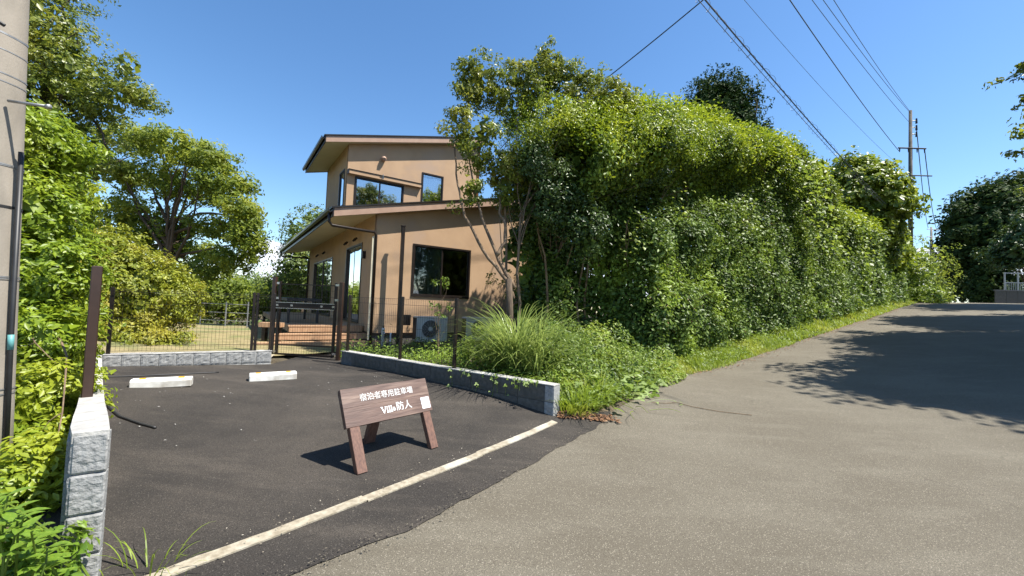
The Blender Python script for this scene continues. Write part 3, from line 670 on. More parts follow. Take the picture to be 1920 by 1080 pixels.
tb = empty('outdoor_table', frH(-1.3, 2.6, -.7), 'low black outdoor table standing on the deck behind the gate', 'table')
bx('tabletop', M['dark'], tb, frH, -1.72, -.9, 1.5, 3.9, -.13, -.05, bev=.01)
for s_ in (-1.66, -.98):
    for t_ in (1.6, 3.8): bx('leg', M['dark'], tb, frH, s_-.03, s_+.03, t_-.03, t_+.03, -.7, -.13)

# air conditioners
def ac_unit(s0, label, wd=0.82):
    r = empty('air_conditioner', frH(s0+wd/2, -.62, -1.12), label, 'air conditioner', 'outdoor units beside the house wall')
    b = MB(); b.bevbox(frH, s0, s0+wd, -.76, -.46, -1.0, -.38, e=.012); b.build('casing', M['acwhite'], r)
    b = MB(); c = (s0 + wd*.42, -.69); n = 28; k0 = len(b.v)
    for rr, dd in ((.245, -.762), (.225, -.775), (.205, -.745)):
        for j in range(n): a = 2*math.pi*j/n; b.v.append(tuple(frH(c[0]+rr*math.cos(a), dd, c[1]+rr*math.sin(a))))
    for q in (0, n): b.f += [(q+j, q+(j+1) % n, q+n+(j+1) % n, q+n+j) for j in range(n)]
    b.build('shroud', M['acwhite'], r)
    b = MB(); k = [frH(c[0]+.215*math.cos(2*math.pi*j/n), -.763, c[1]+.215*math.sin(2*math.pi*j/n)) for j in range(n)]; b.quad(*k); b.build('fan_opening', M['dark'], r)
    f = MB()
    for a in range(3):
        for q in range(5):
            a0 = 2*math.pi*a/3 + q*.16; a1 = a0 + .16
            f.quad(frH(c[0]+.05*math.cos(a0), -.768+.0*q, c[1]+.05*math.sin(a0)), frH(c[0]+.2*math.cos(a0), -.770, c[1]+.2*math.sin(a0)), frH(c[0]+.2*math.cos(a1), -.766, c[1]+.2*math.sin(a1)), frH(c[0]+.05*math.cos(a1), -.766, c[1]+.05*math.sin(a1)))
    f.build('fan_blades', M['rubber'], r)
    b = MB(); b.tube([frH(c[0], -.768, c[1]), frH(c[0], -.79, c[1])], .055, 16); b.build('hub', M['acwhite'], r)
    g = MB()
    for rr in (.07, .1, .13, .16, .19, .215):
        g.tube([frH(c[0]+rr*math.cos(2*math.pi*j/20), -.785, c[1]+rr*math.sin(2*math.pi*j/20)) for j in range(21)], .002, 3, cap=False)
    for j in range(12): a = 2*math.pi*j/12; g.tube([frH(c[0]+.05*math.cos(a), -.787, c[1]+.05*math.sin(a)), frH(c[0]+.225*math.cos(a), -.787, c[1]+.225*math.sin(a))], .002, 3, cap=False)
    g.build('grille', M['acwhite'], r)
    for q in (.1, .72): bx('foot', M['dark'], r, frH, s0+wd*q, s0+wd*q+.08, -.78, -.44, -1.12, -1.0)
    bx('side_panel', M['dark'], r, frH, s0-.012, s0-.001, -.73, -.5, -.95, -.42)
    return r
ac_unit(0.88, 'pale air conditioner with a round black fan below the sunlit window')
ac_unit(2.25, 'second air conditioner half hidden behind pampas grass at the house wall')

# garden standpipe
tap = empty('garden_tap', frH(0.12, -.55, -1.15), 'white garden standpipe with a silver tap by the house corner', 'tap')
b = MB(); b.tube([frH(.12, -.55, -1.2), frH(.12, -.55, -.72), frH(.12, -.57, -.68)], .035, 10); b.build('pipe', M['white'], tap, True)
b = MB(); b.tube([frH(.12, -.55, -.78), frH(.12, -.66, -.77), frH(.12, -.69, -.83)], .016, 8); b.build('spout', M['silver'], tap, True)
b = MB(); b.tube([frH(.12, -.56, -.68), frH(.12, -.56, -.62)], .02, 8); b.build('handle', M['rubber'], tap)
b = MB(); b.tube([frH(.34, -.45, -1.2), frH(.34, -.45, -.80)], .02, 8); b.build('side_pipe', M['white'], tap, True)

# garden bench behind the fence
bn = empty('garden_bench', (-5.55, 9.55, G(-5.55, 9.55)), 'small orange brown wooden bench on the dry lawn behind the fence', 'bench')
fb = Frame(-5.75, 9.5, math.radians(82), 0); zb = G(-5.55, 9.55)
for i in range(3): bx('slat', M['deck'], bn, fb, 0, .46, -.12+i*.085, -.04+i*.085, zb+.36, zb+.46 if i == 0 else zb+.46)
for a in (.06, .36): bx('leg', M['black'], bn, fb, a, a+.06, -.08, .1, zb, zb+.36)

# ------------------------------------------------------------------ wheel stops
def wheel_stop(x, y, az, label):
    z = G(x, y) + .006
    r = empty('wheel_stop', (x, y, z), label, 'wheel stop', 'wheel stops on the parking area'); r.rotation_euler = (0, 0, math.pi/2 - az)
    return r
ws = wheel_stop(-4.36, 5.23, 0, 'white concrete wheel stop nearest the left wall')
def body_mesh():
    b = MB(); pr = [(-.075, 0), (-.075, .075), (-.052, .105), (.052, .105), (.075, .075), (.075, 0)]; n = len(pr)
    for x, k in ((-.3, .93), (-.292, 1), (.292, 1), (.3, .93)):
        for a, c in pr: b.v.append((x, a*k, c*k if c else 0))
    for q in range(3): b.f += [(q*n+j, (q+1)*n+j, (q+1)*n+(j+1) % n, q*n+(j+1) % n) for j in range(n)]
    b.f += [tuple(range(n)), tuple(range(4*n-1, 3*n-1, -1))]
    me = bpy.data.meshes.new('body'); me.from_pydata(b.v, [], b.f); me.update(); return me
def child(name, me, m, p, loc=(0, 0, 0)):
    if m and not me.materials: me.materials.append(m)
    o = bpy.data.objects.new(name, me); COL.objects.link(o); o.parent = p; o.location = loc; return o
ws.rotation_euler.z = math.atan2(0.30, 0.50) - .02
child('body', body_mesh(), M['white'], ws)
rb = MB(); rb.bevbox(W0, -.032, .032, -.03, .03, 0, .009, e=.003)
rme = bpy.data.meshes.new('reflector'); rme.from_pydata(rb.v, [], rb.f); rme.update()
for x in (-.19, .19): child('reflector', rme, M['yellow'], ws, (x, -.02, .104))
w2_ = ws.copy(); COL.objects.link(w2_); w2_['label'] = 'white concrete wheel stop nearest the gate'
w2_.location = (-3.45, 6.08, G(-3.45, 6.08) + .006); w2_.rotation_euler.z = math.atan2(0.33, 0.46) - .03
for c in list(ws.children):
    d = c.copy(); COL.objects.link(d); d.parent = w2_

# ------------------------------------------------------------------ wooden sign
fL = Vector((-1.19, 3.40, 0)); fR = Vector((-0.66, 4.03, 0)); ds = (fR - fL); SA = math.atan2(ds.x, ds.y)
frS = Frame(fL.x, fL.y, SA, 0); zs = G(-0.92, 3.75) + .008; SLn = ds.length
sg = empty('parking_sign', (*frS(SLn/2, .15, 0).xy, zs), 'brown wooden A-frame sign with white Japanese lettering on the parking area', 'sign')
tilt = math.radians(26)
def S(a, up, d):   # a along the board, up along the slanted face, d out of the face towards the reader
    return frS(a, up*math.sin(tilt) - d*math.cos(tilt), zs + up*math.cos(tilt) + d*math.sin(tilt))
class SF:
    def __call__(s, a, b, c): return S(a, c, -b)
sf = SF()
zl, zr_ = G(*fL.xy), G(*fR.xy)
BL, BR = -0.035, SLn + 0.055
b = MB(); b.bevbox(sf, BL, BR, -0.002, 0.045, 0.375, 0.5395, e=.002); b.build('board', M['signwood'], sg)
b = MB(); b.bevbox(sf, BL, BR, -0.002, 0.045, 0.5405, 0.705, e=.002); b.build('board', M['signwood'], sg)
for (a0, a1, dz) in ((-.005, .085, zl), (SLn-.065, SLn+.02, zr_)):
    b = MB(); lo_ = (dz - zs) / math.cos(tilt) + .02
    b.bevbox(sf, a0, a1, 0.0, 0.055, lo_+.0, 0.374, e=.003)
    b.build('leg', M['legwood'], sg)
rt_ = math.radians(-30)
apex = S(SLn*0.42, 0.68, -.08)
def Q(a, up, d): return frS(a, (frS.v.dot(apex - frS.o)) + up*math.sin(tilt)*.68 - d*math.cos(tilt), apex.z - up*math.cos(tilt) + 0*d)
b = MB(); ln = (apex.z - zs + .01) / math.cos(tilt)
b.hexa([Q(.37, ln, .03), Q(.47, ln, .03), Q(.47, ln, -.03), Q(.37, ln, -.03), Q(.37, 0, .03), Q(.47, 0, .03), Q(.47, 0, -.03), Q(.37, 0, -.03)])
b.build('rear_leg', M['legwood'], sg)
bx('top_brace', M['signwood'], sg, sf, BL+.02, BR-.02, .047, .085, .60, .69)
def text(s_, size, a, up, name, bold=0.012):
    cu = bpy.data.curves.new('t', 'FONT'); cu.body = s_; cu.size = size; cu.align_x = 'CENTER'; cu.align_y = 'CENTER'; cu.extrude = 0.0015; cu.offset = bold * size; cu.resolution_u = 4
    cu.space_character = 1.02
    to = bpy.data.objects.new('t', cu); COL.objects.link(to)
    dg_ = bpy.context.evaluated_depsgraph_get(); me = bpy.data.meshes.new_from_object(to.evaluated_get(dg_))
    bpy.data.objects.remove(to)
    me.materials.clear(); o0 = rootloc(sg)
    for v in me.vertices:
        p = S(a + v.co.x, up + v.co.y, 0.0025 + v.co.z) - o0; v.co = p
    return link(name, me, M['letter'], sg)
for k_, (da, du) in enumerate(((0, 0), (.0016, 0), (0, .0014), (.0016, .0014))): text('宿泊者専用駐車場', 0.070, SLn*.50+da, 0.605+du, 'lettering' if k_ == 0 else 'lettering_weight', 0)
text('防人', 0.088, SLn*.68, 0.470, 'lettering', 0); text('防人', 0.088, SLn*.68+.0016, 0.471, 'lettering_weight', 0)
# roman letters with serifs, cut as thin raised strokes
def stroke(B, p, q, w0): 
    (x0, y0), (x1, y1) = p, q
    B.hexa([sf(x0-w0/2, -.0028, y0), sf(x0+w0/2, -.0028, y0), sf(x1+w0/2, -.0028, y1), sf(x1-w0/2, -.0028, y1), sf(x0-w0/2, -.0045, y0), sf(x0+w0/2, -.0045, y0), sf(x1+w0/2, -.0045, y1), sf(x1-w0/2, -.0045, y1)])
vx, vy, vh = SLn*.475 - .075, .435, .056
lb_ = MB(); stroke(lb_, (vx+.026, vy), (vx+.006, vy+vh), .010); stroke(lb_, (vx+.026, vy), (vx+.046, vy+vh), .006)
for c_, w_ in ((vx+.006, .024), (vx+.046, .020)): stroke(lb_, (c_, vy+vh), (c_, vy+vh+.004), w_)
for k_, hh_ in ((.062, .038), (.084, vh+.004), (.106, vh+.004)):
    stroke(lb_, (vx+k_, vy+.004), (vx+k_, vy+hh_), .009); stroke(lb_, (vx+k_, vy), (vx+k_, vy+.004), .019); stroke(lb_, (vx+k_-.006, vy+hh_-.004), (vx+k_-.006, vy+hh_), .011)
stroke(lb_, (vx+.062, vy+.047), (vx+.062, vy+.056), .010)
lb_.build('lettering', M['letter'], sg); text('a', 0.068, vx+.134, vy+.030, 'lettering', .012)
sb = MB()

bx('sticker', M['sticker'], sg, sf, SLn-.062, SLn+.036, -.0062, -.0026, .405, .515)

# ------------------------------------------------------------------ near utility pole
PP = Vector((-3.53, 2.72, 0)); pz = G(PP.x, PP.y)
pole = empty('utility_pole', (PP.x, PP.y, pz), 'tall pale concrete utility pole at the left edge with a black cable conduit', 'utility pole')
LEAN = 0.040
def rad(z): return 0.182 - (z - pz) / 160
b = MB(); zs_ = [pz-.3 + i*0.8 for i in range(15)]
b.tube([(PP.x - LEAN*(q-1.5), PP.y, q) for q in zs_], [rad(q) for q in zs_], 32); b.build('shaft', M['concrete'], pole, True)
def ring(z, w_, m, ex=.004, tiltv=0.0, name='band'):
    b = MB(); n = 32; r0 = rad(z) + ex
    for dz in (-w_/2, w_/2):
        for j in range(n): a = 2*math.pi*j/n; b.v.append((PP.x - LEAN*(z-1.5) + r0*math.cos(a), PP.y + r0*math.sin(a), z + dz + tiltv*math.cos(a)))
    b.f = [(j, (j+1) % n, n+(j+1) % n, n+j) for j in range(n)]; return b.build(name, m, pole, True)
def zpole(py): return CZ + (541.0 - 37 - py + 0) / 770 * 2.75
for py, w_, m, tv in ((58, .012, M['steel'], -.05), (92, .006, M['steel'], -.04), (137, .008, M['steel'], -.04), (152, .006, M['steel'], -.04), (318, .008, M['steel'], -.01), (398, .016, M['rubber'], 0.0), (533, .01, M['steel'], .01), (748, .008, M['steel'], .03)):
    ring(CZ + (545-py)/770*2.72, w_, m, .004, tv)
zc = CZ + (545-62)/770*2.72
b = MB(); b.tube([(PP.x+.10, PP.y-.16, zc+.02), (PP.x+.16, PP.y-.11, zc-.02)], .012, 6); b.build('clamp', M['rubber'], pole)
zb_ = CZ + (545-205)/770*2.72
b = MB(); b.tube([(PP.x+.14, PP.y-.04, zb_+.02), (PP.x+.38, PP.y-.02, zb_+.0)], .010, 8); b.tube([(PP.x+.375, PP.y-.02, zb_), (PP.x+.395, PP.y-.02, zb_)], .016, 8); b.build('step_bolt', M['steel'], pole, True)
cx_, cy_ = PP.x + .205, PP.y + .03
b = MB(); b.tube([(cx_+.05, cy_, pz-.1), (cx_-.01+.014, cy_, CZ + (545-640)/770*2.7), (cx_-.035, cy_, CZ + (545-290)/770*2.72)], .014, 10); cd = b.build('conduit', M['rubber'], pole, True)
b = MB(); b.tube([(cx_+.008, cy_, CZ - .43), (cx_+.004, cy_, CZ - .33)], .0155, 10); b.build('tape', M['teal'], cd, True)
for zz in (CZ-.72, CZ+.04, CZ+.80): ring(zz, .008, M['steel'], .006, .0)

# ------------------------------------------------------------------ far utility poles and lines
FP = Vector((29.35, 30.2, 0))
def zat(py, Y, hor): return CZ + (hor - py) / 770 * Y
fz = G(FP.x, FP.y)
up_ = empty('utility_pole', (FP.x, FP.y, fz), 'grey utility pole with crossarms rising behind the tall hedge', 'utility pole')
ztop = zat(202, FP.y, 602)
b = MB(); b.tube([(FP.x, FP.y, fz), (FP.x, FP.y, ztop)], [.17, .10], 14); b.build('shaft', M['oldpole'], up_, True)
def arm(z, a, c, r=.05):
    b = MB(); b.tube([(FP.x+a, FP.y-.15, z), (FP.x+c, FP.y-.15, z+.02)], r, 6); return b.build('crossarm', M['oldpole'], up_)
za1, za2 = zat(276, FP.y, 601), zat(328, FP.y, 601)
arm(za1, -1.05, 1.0, .055); arm(za2, -.1, 1.45, .045)
for q in (-.95, -.3, .35, .9):
    b = MB(); b.tube([(FP.x+q, FP.y-.15, za1-.05), (FP.x+q, FP.y-.15, za1-.3)], [.05, .03], 6); b.build('insulator', M['rubber'], up_)
for i in range(3):
    zq = zat(222+i*13, FP.y, 602)
    b = MB(); b.tube([(FP.x, FP.y, zq), (FP.x+.45, FP.y, zq+.02)], .035, 6); b.build('bracket', M['steel'], up_)
    b = MB(); b.tube([(FP.x+.45, FP.y, zq-.18), (FP.x+.45, FP.y, zq+.2)], [.07, .05], 8); b.build('insulator', M['rubber'], up_)
F2 = Vector((66.5, 65.0, 0)); f2z = G(F2.x, F2.y)
u2 = empty('utility_pole', (F2.x, F2.y, f2z), 'small distant utility pole seen above the end of the road', 'utility pole')
z2 = zat(425, F2.y, 602)
b = MB(); b.tube([(F2.x, F2.y, f2z), (F2.x, F2.y, z2)], [.2, .13], 8); b.build('shaft', M['concrete'], u2, True)
for q in (0.4, 1.6): 
    b = MB(); b.tube([(F2.x-.9, F2.y-.2, z2-q), (F2.x+1.0, F2.y-.2, z2-q)], .06, 5); b.build('crossarm', M['steel'], u2)
def wire(p, q, sag, r, label, n=40, group=None, name='power_line'):
    p, q = Vector(p), Vector(q); pts = [p.lerp(q, i/n) - Vector((0, 0, sag*4*(i/n)*(1-i/n))) for i in range(n+1)]
    b = MB(); b.tube(pts, r, 5); o = b.build(name, M['cable'], None); tag(o, label, 'cable', group); return pts
NP = Vector((PP.x, PP.y, 0))
def solve_near(p, px, y0=0):
    """height on the near pole's axis so that the line from far point p runs as the photograph shows: its plan is fixed by the two poles"""
    return None
gname = 'power lines from the far pole over the road'
wire((FP.x-.05, FP.y, ztop-.05), (NP.x+.6, NP.y, 12.0), .55, .012, 'uppermost thin power line reaching the top of the grey pole', group=gname)
wire((FP.x+.05, FP.y, ztop-.25), (NP.x+.1, NP.y+.3, 12.2), .55, .012, 'second thin power line just below the pole top', group=gname)
wire((FP.x, FP.y, ztop-1.0), (NP.x-.4, NP.y+.6, 12.9), .5, .012, 'third power line meeting the pole beneath its top', group=gname)
wire((FP.x-.95, FP.y-.15, za1-.3), (NP.x-.3, NP.y+.2, 12.5), .5, .018, 'thick black cable running down to the crossarm of the grey pole', group=gname)
wire((FP.x-.6, FP.y-.15, za2+.4), (NP.x-1.2, NP.y+1.0, 12.6), .8, .007, 'faint thin wire between the thick cable and the spiral bundle', group=gname)
pts = wire((FP.x-.1, FP.y, za2-3.8), (NP.x-.2, NP.y+.1, 9.6), .5, .014, 'communication cable wrapped in a loose spiral above the hedge', group=gname)
b = MB()
sp_ = []
for i in range(0, 900):
    f = i / 900; k = f * (len(pts)-1); a = int(k); p = pts[a].lerp(pts[min(a+1, len(pts)-1)], k-a)
    an = i * 0.62; rr = 0.11 + .03*math.sin(i*.13); sp_.append(p + Vector((math.cos(an)*.6*rr, -math.cos(an)*.6*rr, math.sin(an)*rr - .08)))
b.tube(sp_, .005, 3, cap=False)
b.tube([p - Vector((0, 0, .18)) for p in pts], .009, 4); b.tube([p - Vector((0, 0, .09)) + Vector((.05, -.05, 0)) for p in pts], .007, 4)
tag(b.build('spiral_hanger', M['cable'], None), 'grey spiral hanger coiled around the communication cables', 'cable hanger')
wire((FP.x+.9, FP.y-.15, za1), (F2.x+.7, F2.y-.2, z2-.4), 1.2, .03, 'outer line from the grey pole to the distant pole', group='lines to the distant pole')
wire((FP.x+.45, FP.y, ztop-1.3), (F2.x-.7, F2.y-.2, z2-.2), 1.2, .03, 'inner line from the grey pole to the distant pole', group='lines to the distant pole')
wire((2.45, 11.5, 8.05), (9.5, 4.5, 12.4), .25, .015, 'single black service line dropping to the house behind the trees', name='service_line')

# ------------------------------------------------------------------ things on the asphalt
def ground_tube(pts, r, n=6):
    P_ = []
    for i in range(len(pts)-1):
        for k in range(5):
            a = np.array(pts[i])*(1-k/5) + np.array(pts[i+1])*k/5; P_.append((a[0], a[1], G(*a) + r + .009))
    a = pts[-1]; P_.append((a[0], a[1], G(*a) + r + .009)); b = MB(); b.tube(P_, r, n); return b
tag(ground_tube([(-5.2, 5.35), (-5.05, 5.5), (-4.85, 5.72), (-4.6, 5.98), (-4.35, 6.22)], .008).build('cable', M['rubber'], None, True), 'thin black cable lying behind the left wheel stop', 'cable')
tag(ground_tube([(-4.32, 4.5), (-4.1, 4.28), (-3.8, 4.08), (-3.5, 3.97), (-3.3, 3.92)], .011).build('hose', M['rubber'], None, True), 'short black hose end lying on the asphalt beside the left wall', 'hose')

# ------------------------------------------------------------------ foliage
def unit(a): return a / (np.linalg.norm(a, axis=1, keepdims=True) + 1e-9)
def leaves(name, P, out_, m, parent, L0, asp=0.5, up=0.35, rnd=0.9, droop=0.0, kind='stuff', r=None, fold=0.18):
    """one small folded blade per point, facing roughly outwards"""
    r = r or rng; n = len(P)
    nr = unit(out_ * 0.8 + np.array([0, 0, up]) + r.normal(0, rnd*.5, (n, 3)))
    ax_ = r.normal(0, 1, (n, 3)); ax_[:, 2] -= droop; ax_ = unit(ax_ - nr * (ax_*nr).sum(1, keepdims=True)); sd_ = np.cross(nr, ax_)
    Ls = (L0 * r.uniform(0.65, 1.25, n))[:, None]; Ws = Ls * asp
    V = np.empty((n, 4, 3)); V[:, 0] = P - ax_*Ls*.5; V[:, 1] = P + sd_*Ws*.5 + nr*Ws*fold + ax_*Ls*.02; V[:, 2] = P + ax_*Ls*.5 - nr*Ls*.06; V[:, 3] = P - sd_*Ws*.5 + nr*Ws*fold + ax_*Ls*.02
    o0 = np.array(rootloc(parent)) if parent else np.zeros(3); V = (V - o0).reshape(-1, 3)
    k = (np.arange(n) * 4)[:, None]; Fc = (k + np.array([[0, 1, 2, 0, 2, 3]])).reshape(-1)
    me = bpy.data.meshes.new(name); me.vertices.add(4*n); me.vertices.foreach_set('co', V.ravel().astype(np.float32))
    me.loops.add(6*n); me.loops.foreach_set('vertex_index', Fc.astype(np.int32)); me.polygons.add(2*n)
    me.polygons.foreach_set('loop_start', (np.arange(2*n)*3).astype(np.int32)); me.update(calc_edges=True)
    o = link(name, me, m, parent)
    if kind: o['kind'] = kind
    return o
def ncoef(P, s, seed): return np.array([noise.noise(Vector((p[0]*s+seed, p[1]*s, p[2]*s))) for p in P])
def blob(c, rad_, ncl, clr, per, seed, shell=0.5, flat=0.75, lump=0.28, low=-1.0, squash=1.0):
    """leaf positions in clumps spread through an uneven ellipsoid"""
    r = np.random.default_rng(seed); d = unit(r.normal(0, 1, (int(ncl*1.6)+4, 3))); d = d[d[:, 2] > low][:ncl]
    rr = (shell + (1-shell) * r.random(len(d)) ** 0.6) * (1 + lump * ncoef(d, 1.7, seed*3.1)*2)
    C = np.array(c) + d * rr[:, None] * np.array(rad_); cs = clr * r.uniform(.6, 1.3, len(C))
    q = unit(r.normal(0, 1, (len(C)*per, 3))) * (r.random((len(C)*per, 1)) ** .45); q[:, 2] *= flat
    P = np.repeat(C, per, 0) + q * np.repeat(cs, per)[:, None]; o_ = unit(np.repeat(d, per, 0) * .8 + q)
    return P, o_, C
def limb(b, p, q, r0, r1, bend=0.12, n=7, seed=0):
    p, q = Vector(p), Vector(q); L_ = (q - p).length; rr = random.Random(seed); off = Vector((rr.uniform(-1, 1), rr.uniform(-1, 1), rr.uniform(-.2, 1))) * bend * L_
    pts_ = []; 
    for i in range(n+1):
        f = i/n; pts_.append(p.lerp(q, f) + off * math.sin(math.pi*f) + Vector((rr.uniform(-1, 1), rr.uniform(-1, 1), 0)) * L_ * .012)
    b.tube(pts_, [r0 + (r1-r0)*i/n for i in range(n+1)], 6, cap=False); return pts_
def tree(name, label, cat, base, blobs, m, L0, trunk_r, bark='bark', asp=.5, group=None, fork=0.35, limbs=9, up=.35, rnd=.9, trunk_top=None, spread_trunks=None, per_scale=1.0, droop=0.0, core=1.0, lump=.24):
    """blobs: list of (centre, radii, clumps, clump radius, leaves per clump, seed, low)"""
    z0 = G(base[0], base[1]); root = empty(name, (base[0], base[1], z0), label, cat, group)
    Ps, Os, Cs = [], [], []
    for (c, rd_, ncl, clr, per, sd_, low_) in blobs:
        P_, O_, C_ = blob(c, rd_, ncl, clr, int(per*per_scale), sd_, low=low_, lump=lump); Ps.append(P_); Os.append(O_); Cs.append(C_)
    b = MB(); ctr = Vector(np.mean([bb[0] for bb in blobs], 0)); tops = spread_trunks or [trunk_top or (ctr.x, ctr.y, ctr.z)]
    ends = []
    for i, tt in enumerate(tops):
        ends.append(limb(b, (base[0] + .05*i, base[1], z0-.1), tt, trunk_r, trunk_r*.35, .06, 9, i+3))
    b.build('trunk', M[bark], root, True)
    br = MB(); C = np.concatenate(Cs); r = random.Random(len(C))
    for i in r.sample(range(len(C)), min(limbs, len(C))):
        e = min(ends, key=lambda e_: (Vector(C[i]) - e_[-1]).length); k = r.randint(int(len(e)*fork), len(e)-1)
        pl = limb(br, e[k], Vector(C[i]), trunk_r*.34, trunk_r*.05, .14, 8, i)
        for q in (4, 6):
            j = int(np.argmin(((C - np.array(pl[q]))**2).sum(1) + r.random()*.5)); limb(br, pl[q], Vector(C[j]), trunk_r*.12, trunk_r*.03, .15, 4, i+q)
    if len(br.v): br.build('branches', M[bark], root, True)
    leaves('crown', np.concatenate(Ps), np.concatenate(Os), m, root, L0, asp, up, rnd, droop)
    if core > 0:                                    # older, larger leaves deep inside the crown
        Pc, Oc = [], []
        for (c, rd_, ncl, clr, per, sd_, low_) in blobs:
            q_ = np.random.default_rng(sd_ + 5000); n_c = max(6, int(core * ncl * per * .09)); d_ = unit(q_.normal(0, 1, (n_c, 3))); d_[:, 2] = np.maximum(d_[:, 2], low_)
            Pc.append(np.array(c) + d_ * (q_.random((n_c, 1)) ** .4) * np.array(rd_) * .80); Oc.append(d_)
        leaves('inner_foliage', np.concatenate(Pc), np.concatenate(Oc), m, root, L0 * 2.3, .7, .2, 1.0)
    return root

# positions from sight lines: azimuth ratio X/Y and height ratio (z above eye)/Y of a point the photograph shows
def at(px, py, Y):
    a = (px - 960) / FPX; b_ = -(py - 540) / FPX
    h = a*math.cos(ROLL) - b_*math.sin(ROLL); v = a*math.sin(ROLL) + b_*math.cos(ROLL)
    d = Vector((h, math.cos(PITCH) - v*math.sin(PITCH), math.sin(PITCH) + v*math.cos(PITCH)))
    d *= Y / d.y; return (d.x, d.y, d.z + CZ)

# --- the tall hedge along the road
HP = np.array([3.38, 9.68])
hedge = empty('tall_hedge', (*(HP + RD*5), G(*(HP + RD*5))), 'huge dense dark green hedge lining the left side of the road', 'hedge')
def Htop(t): return np.interp(t, [-3.4, -2.4, -1, 0, 3, 6, 9, 12, 13.5, 16, 20, 26, 33], [4.0, 5.2, 6.0, 6.3, 6.7, 6.9, 7.2, 6.7, 5.6, 5.0, 4.8, 4.9, 4.2])
def vn(x, y, s, seed):
    # smooth lattice noise, vectorised
    x = x*s + seed*17.3; y = y*s + seed*9.1; xi = np.floor(x).astype(int); yi = np.floor(y).astype(int); fx = x-xi; fy = y-yi
    fx = fx*fx*(3-2*fx); fy = fy*fy*(3-2*fy)
    def h(a, b): q = np.sin(a*127.1 + b*311.7 + seed*74.7)*43758.5453; return q - np.floor(q)
    return (h(xi, yi)*(1-fx)+h(xi+1, yi)*fx)*(1-fy) + (h(xi, yi+1)*(1-fx)+h(xi+1, yi+1)*fx)*fy - .5
def hedge_disp(t, zf):
    d = 0.26*vn(t, zf*5, .55, 1) + 0.26*vn(t, zf*5, 1.6, 2) + .20*vn(t, zf*5, 4.2, 3)
    d += 0.30*np.exp(-((zf-.30)/.26)**2) + .28*np.exp(-((zf-.08)/.16)**2)                                       # lower bulge
    rec = np.exp(-((zf-.66 - .02*t)/.10)**2) * np.clip(1.25 - np.abs(t-2.2)/6.5, 0, 1); d -= 0.85*rec*(1 + .3*np.clip((1.5-t)/3, 0, 1))  # hollow under the upper growth
    d += .35*np.exp(-((zf-.86)/.12)**2) + .34*vn(t, zf*5.6, 2.9, 8) + .13*vn(t, zf*5.6, 8.5, 11)
    hol = np.clip((-0.75-t)/.7, 0, 1) * np.clip((.72-zf)/.15, 0, 1); d -= 1.3*hol  # open dark hollow at the near end
    return d
def hedge_pts(t0, t1, dens, seed, top=False):
    r = np.random.default_rng(seed); Lg = t1 - t0
    n = int(Lg * 5.4 * dens); t = r.uniform(t0, t1, n); zf = r.random(n)
    if not top: zf = zf ** .95
    z0 = np.array([zroad(q) for q in t]) + CZ - .05; Hh = Htop(t) * (1 + .05*vn(t, t*0, 1.3, 5) + .05*vn(t, t*0, 3.7, 6))
    if top: dp = r.uniform(-2.4, .25, n); zf = np.ones(n)*.99 + r.normal(0, .012, n) - np.clip(dp+.1, 0, 1)*.25 - np.clip(-1.6-dp, 0, 1)*.1
    else: dp = hedge_disp(t, zf) - r.random(n)**1.6*.42 - np.clip(zf-.9, 0, 1)*4.5
    lump = .16*vn(t*1.0, dp*1.0, 2.4, 9) if top else 0
    X = HP[0] + RD[0]*t + RN[0]*dp; Y = HP[1] + RD[1]*t + RN[1]*dp; Z = z0 + zf*Hh + lump
    P = np.column_stack([X, Y, Z]); e = .12
    if top: O_ = np.tile([0, 0, 1.0], (n, 1)) + r.normal(0, .3, (n, 3))
    else:
        g1 = (hedge_disp(t, zf+.03) - hedge_disp(t, zf-.03)) / (.06*5.4); g2 = (hedge_disp(t+e, zf) - hedge_disp(t-e, zf)) / (2*e)
        O_ = np.column_stack([RN[0] - g2*RD[0], RN[1] - g2*RD[1], -g1])
    return P, unit(O_)
def fan(P, O_, k, rad_, r):
    P2 = np.repeat(P, k, 0) + r.normal(0, rad_, (len(P)*k, 3)); return P2, np.repeat(O_, k, 0)
for (t0, t1, dens, L0, sd_) in ((-2.6, 3.5, 430, .105, 1), (3.5, 9, 340, .115, 2), (9, 16, 250, .14, 3), (16, 34, 130, .20, 4)):
    P_, O_ = hedge_pts(t0, t1, dens, 100+sd_)
    r = np.random.default_rng(200+sd_); O_ = unit(O_ + r.normal(0, .35, O_.shape)); P_, O_ = fan(P_, O_, 5, L0*.8, r)
    leaves('foliage', P_, O_, M['hedge'], hedge, L0, .55, .45, .75, r=r)
    P_, O_ = hedge_pts(t0, t1, dens*.42, 300+sd_, True); P_, O_ = fan(P_, O_, 5, L0*1.3, r)
    leaves('new_growth', P_, O_, M['hedgetop'], hedge, L0*1.1, .42, .3, 1.1, r=r)
# young shoots on the upper bulge
r = np.random.default_rng(77); P_, O_ = hedge_pts(-2.4, 13.5, 300, 400); zf = (P_[:, 2] - CZ - np.array([zroad(q) for q in ((P_[:, :2]-HP) @ RD)])) / Htop((P_[:, :2]-HP) @ RD)
k_ = zf > (.66 + .22*r.random(len(zf))); P_, O_ = fan(P_[k_] + O_[k_]*.06, O_[k_], 6, .10, r)
leaves('new_growth', P_, O_, M['hedgetop'], hedge, .088, .42, .3, 1.0, r=r)
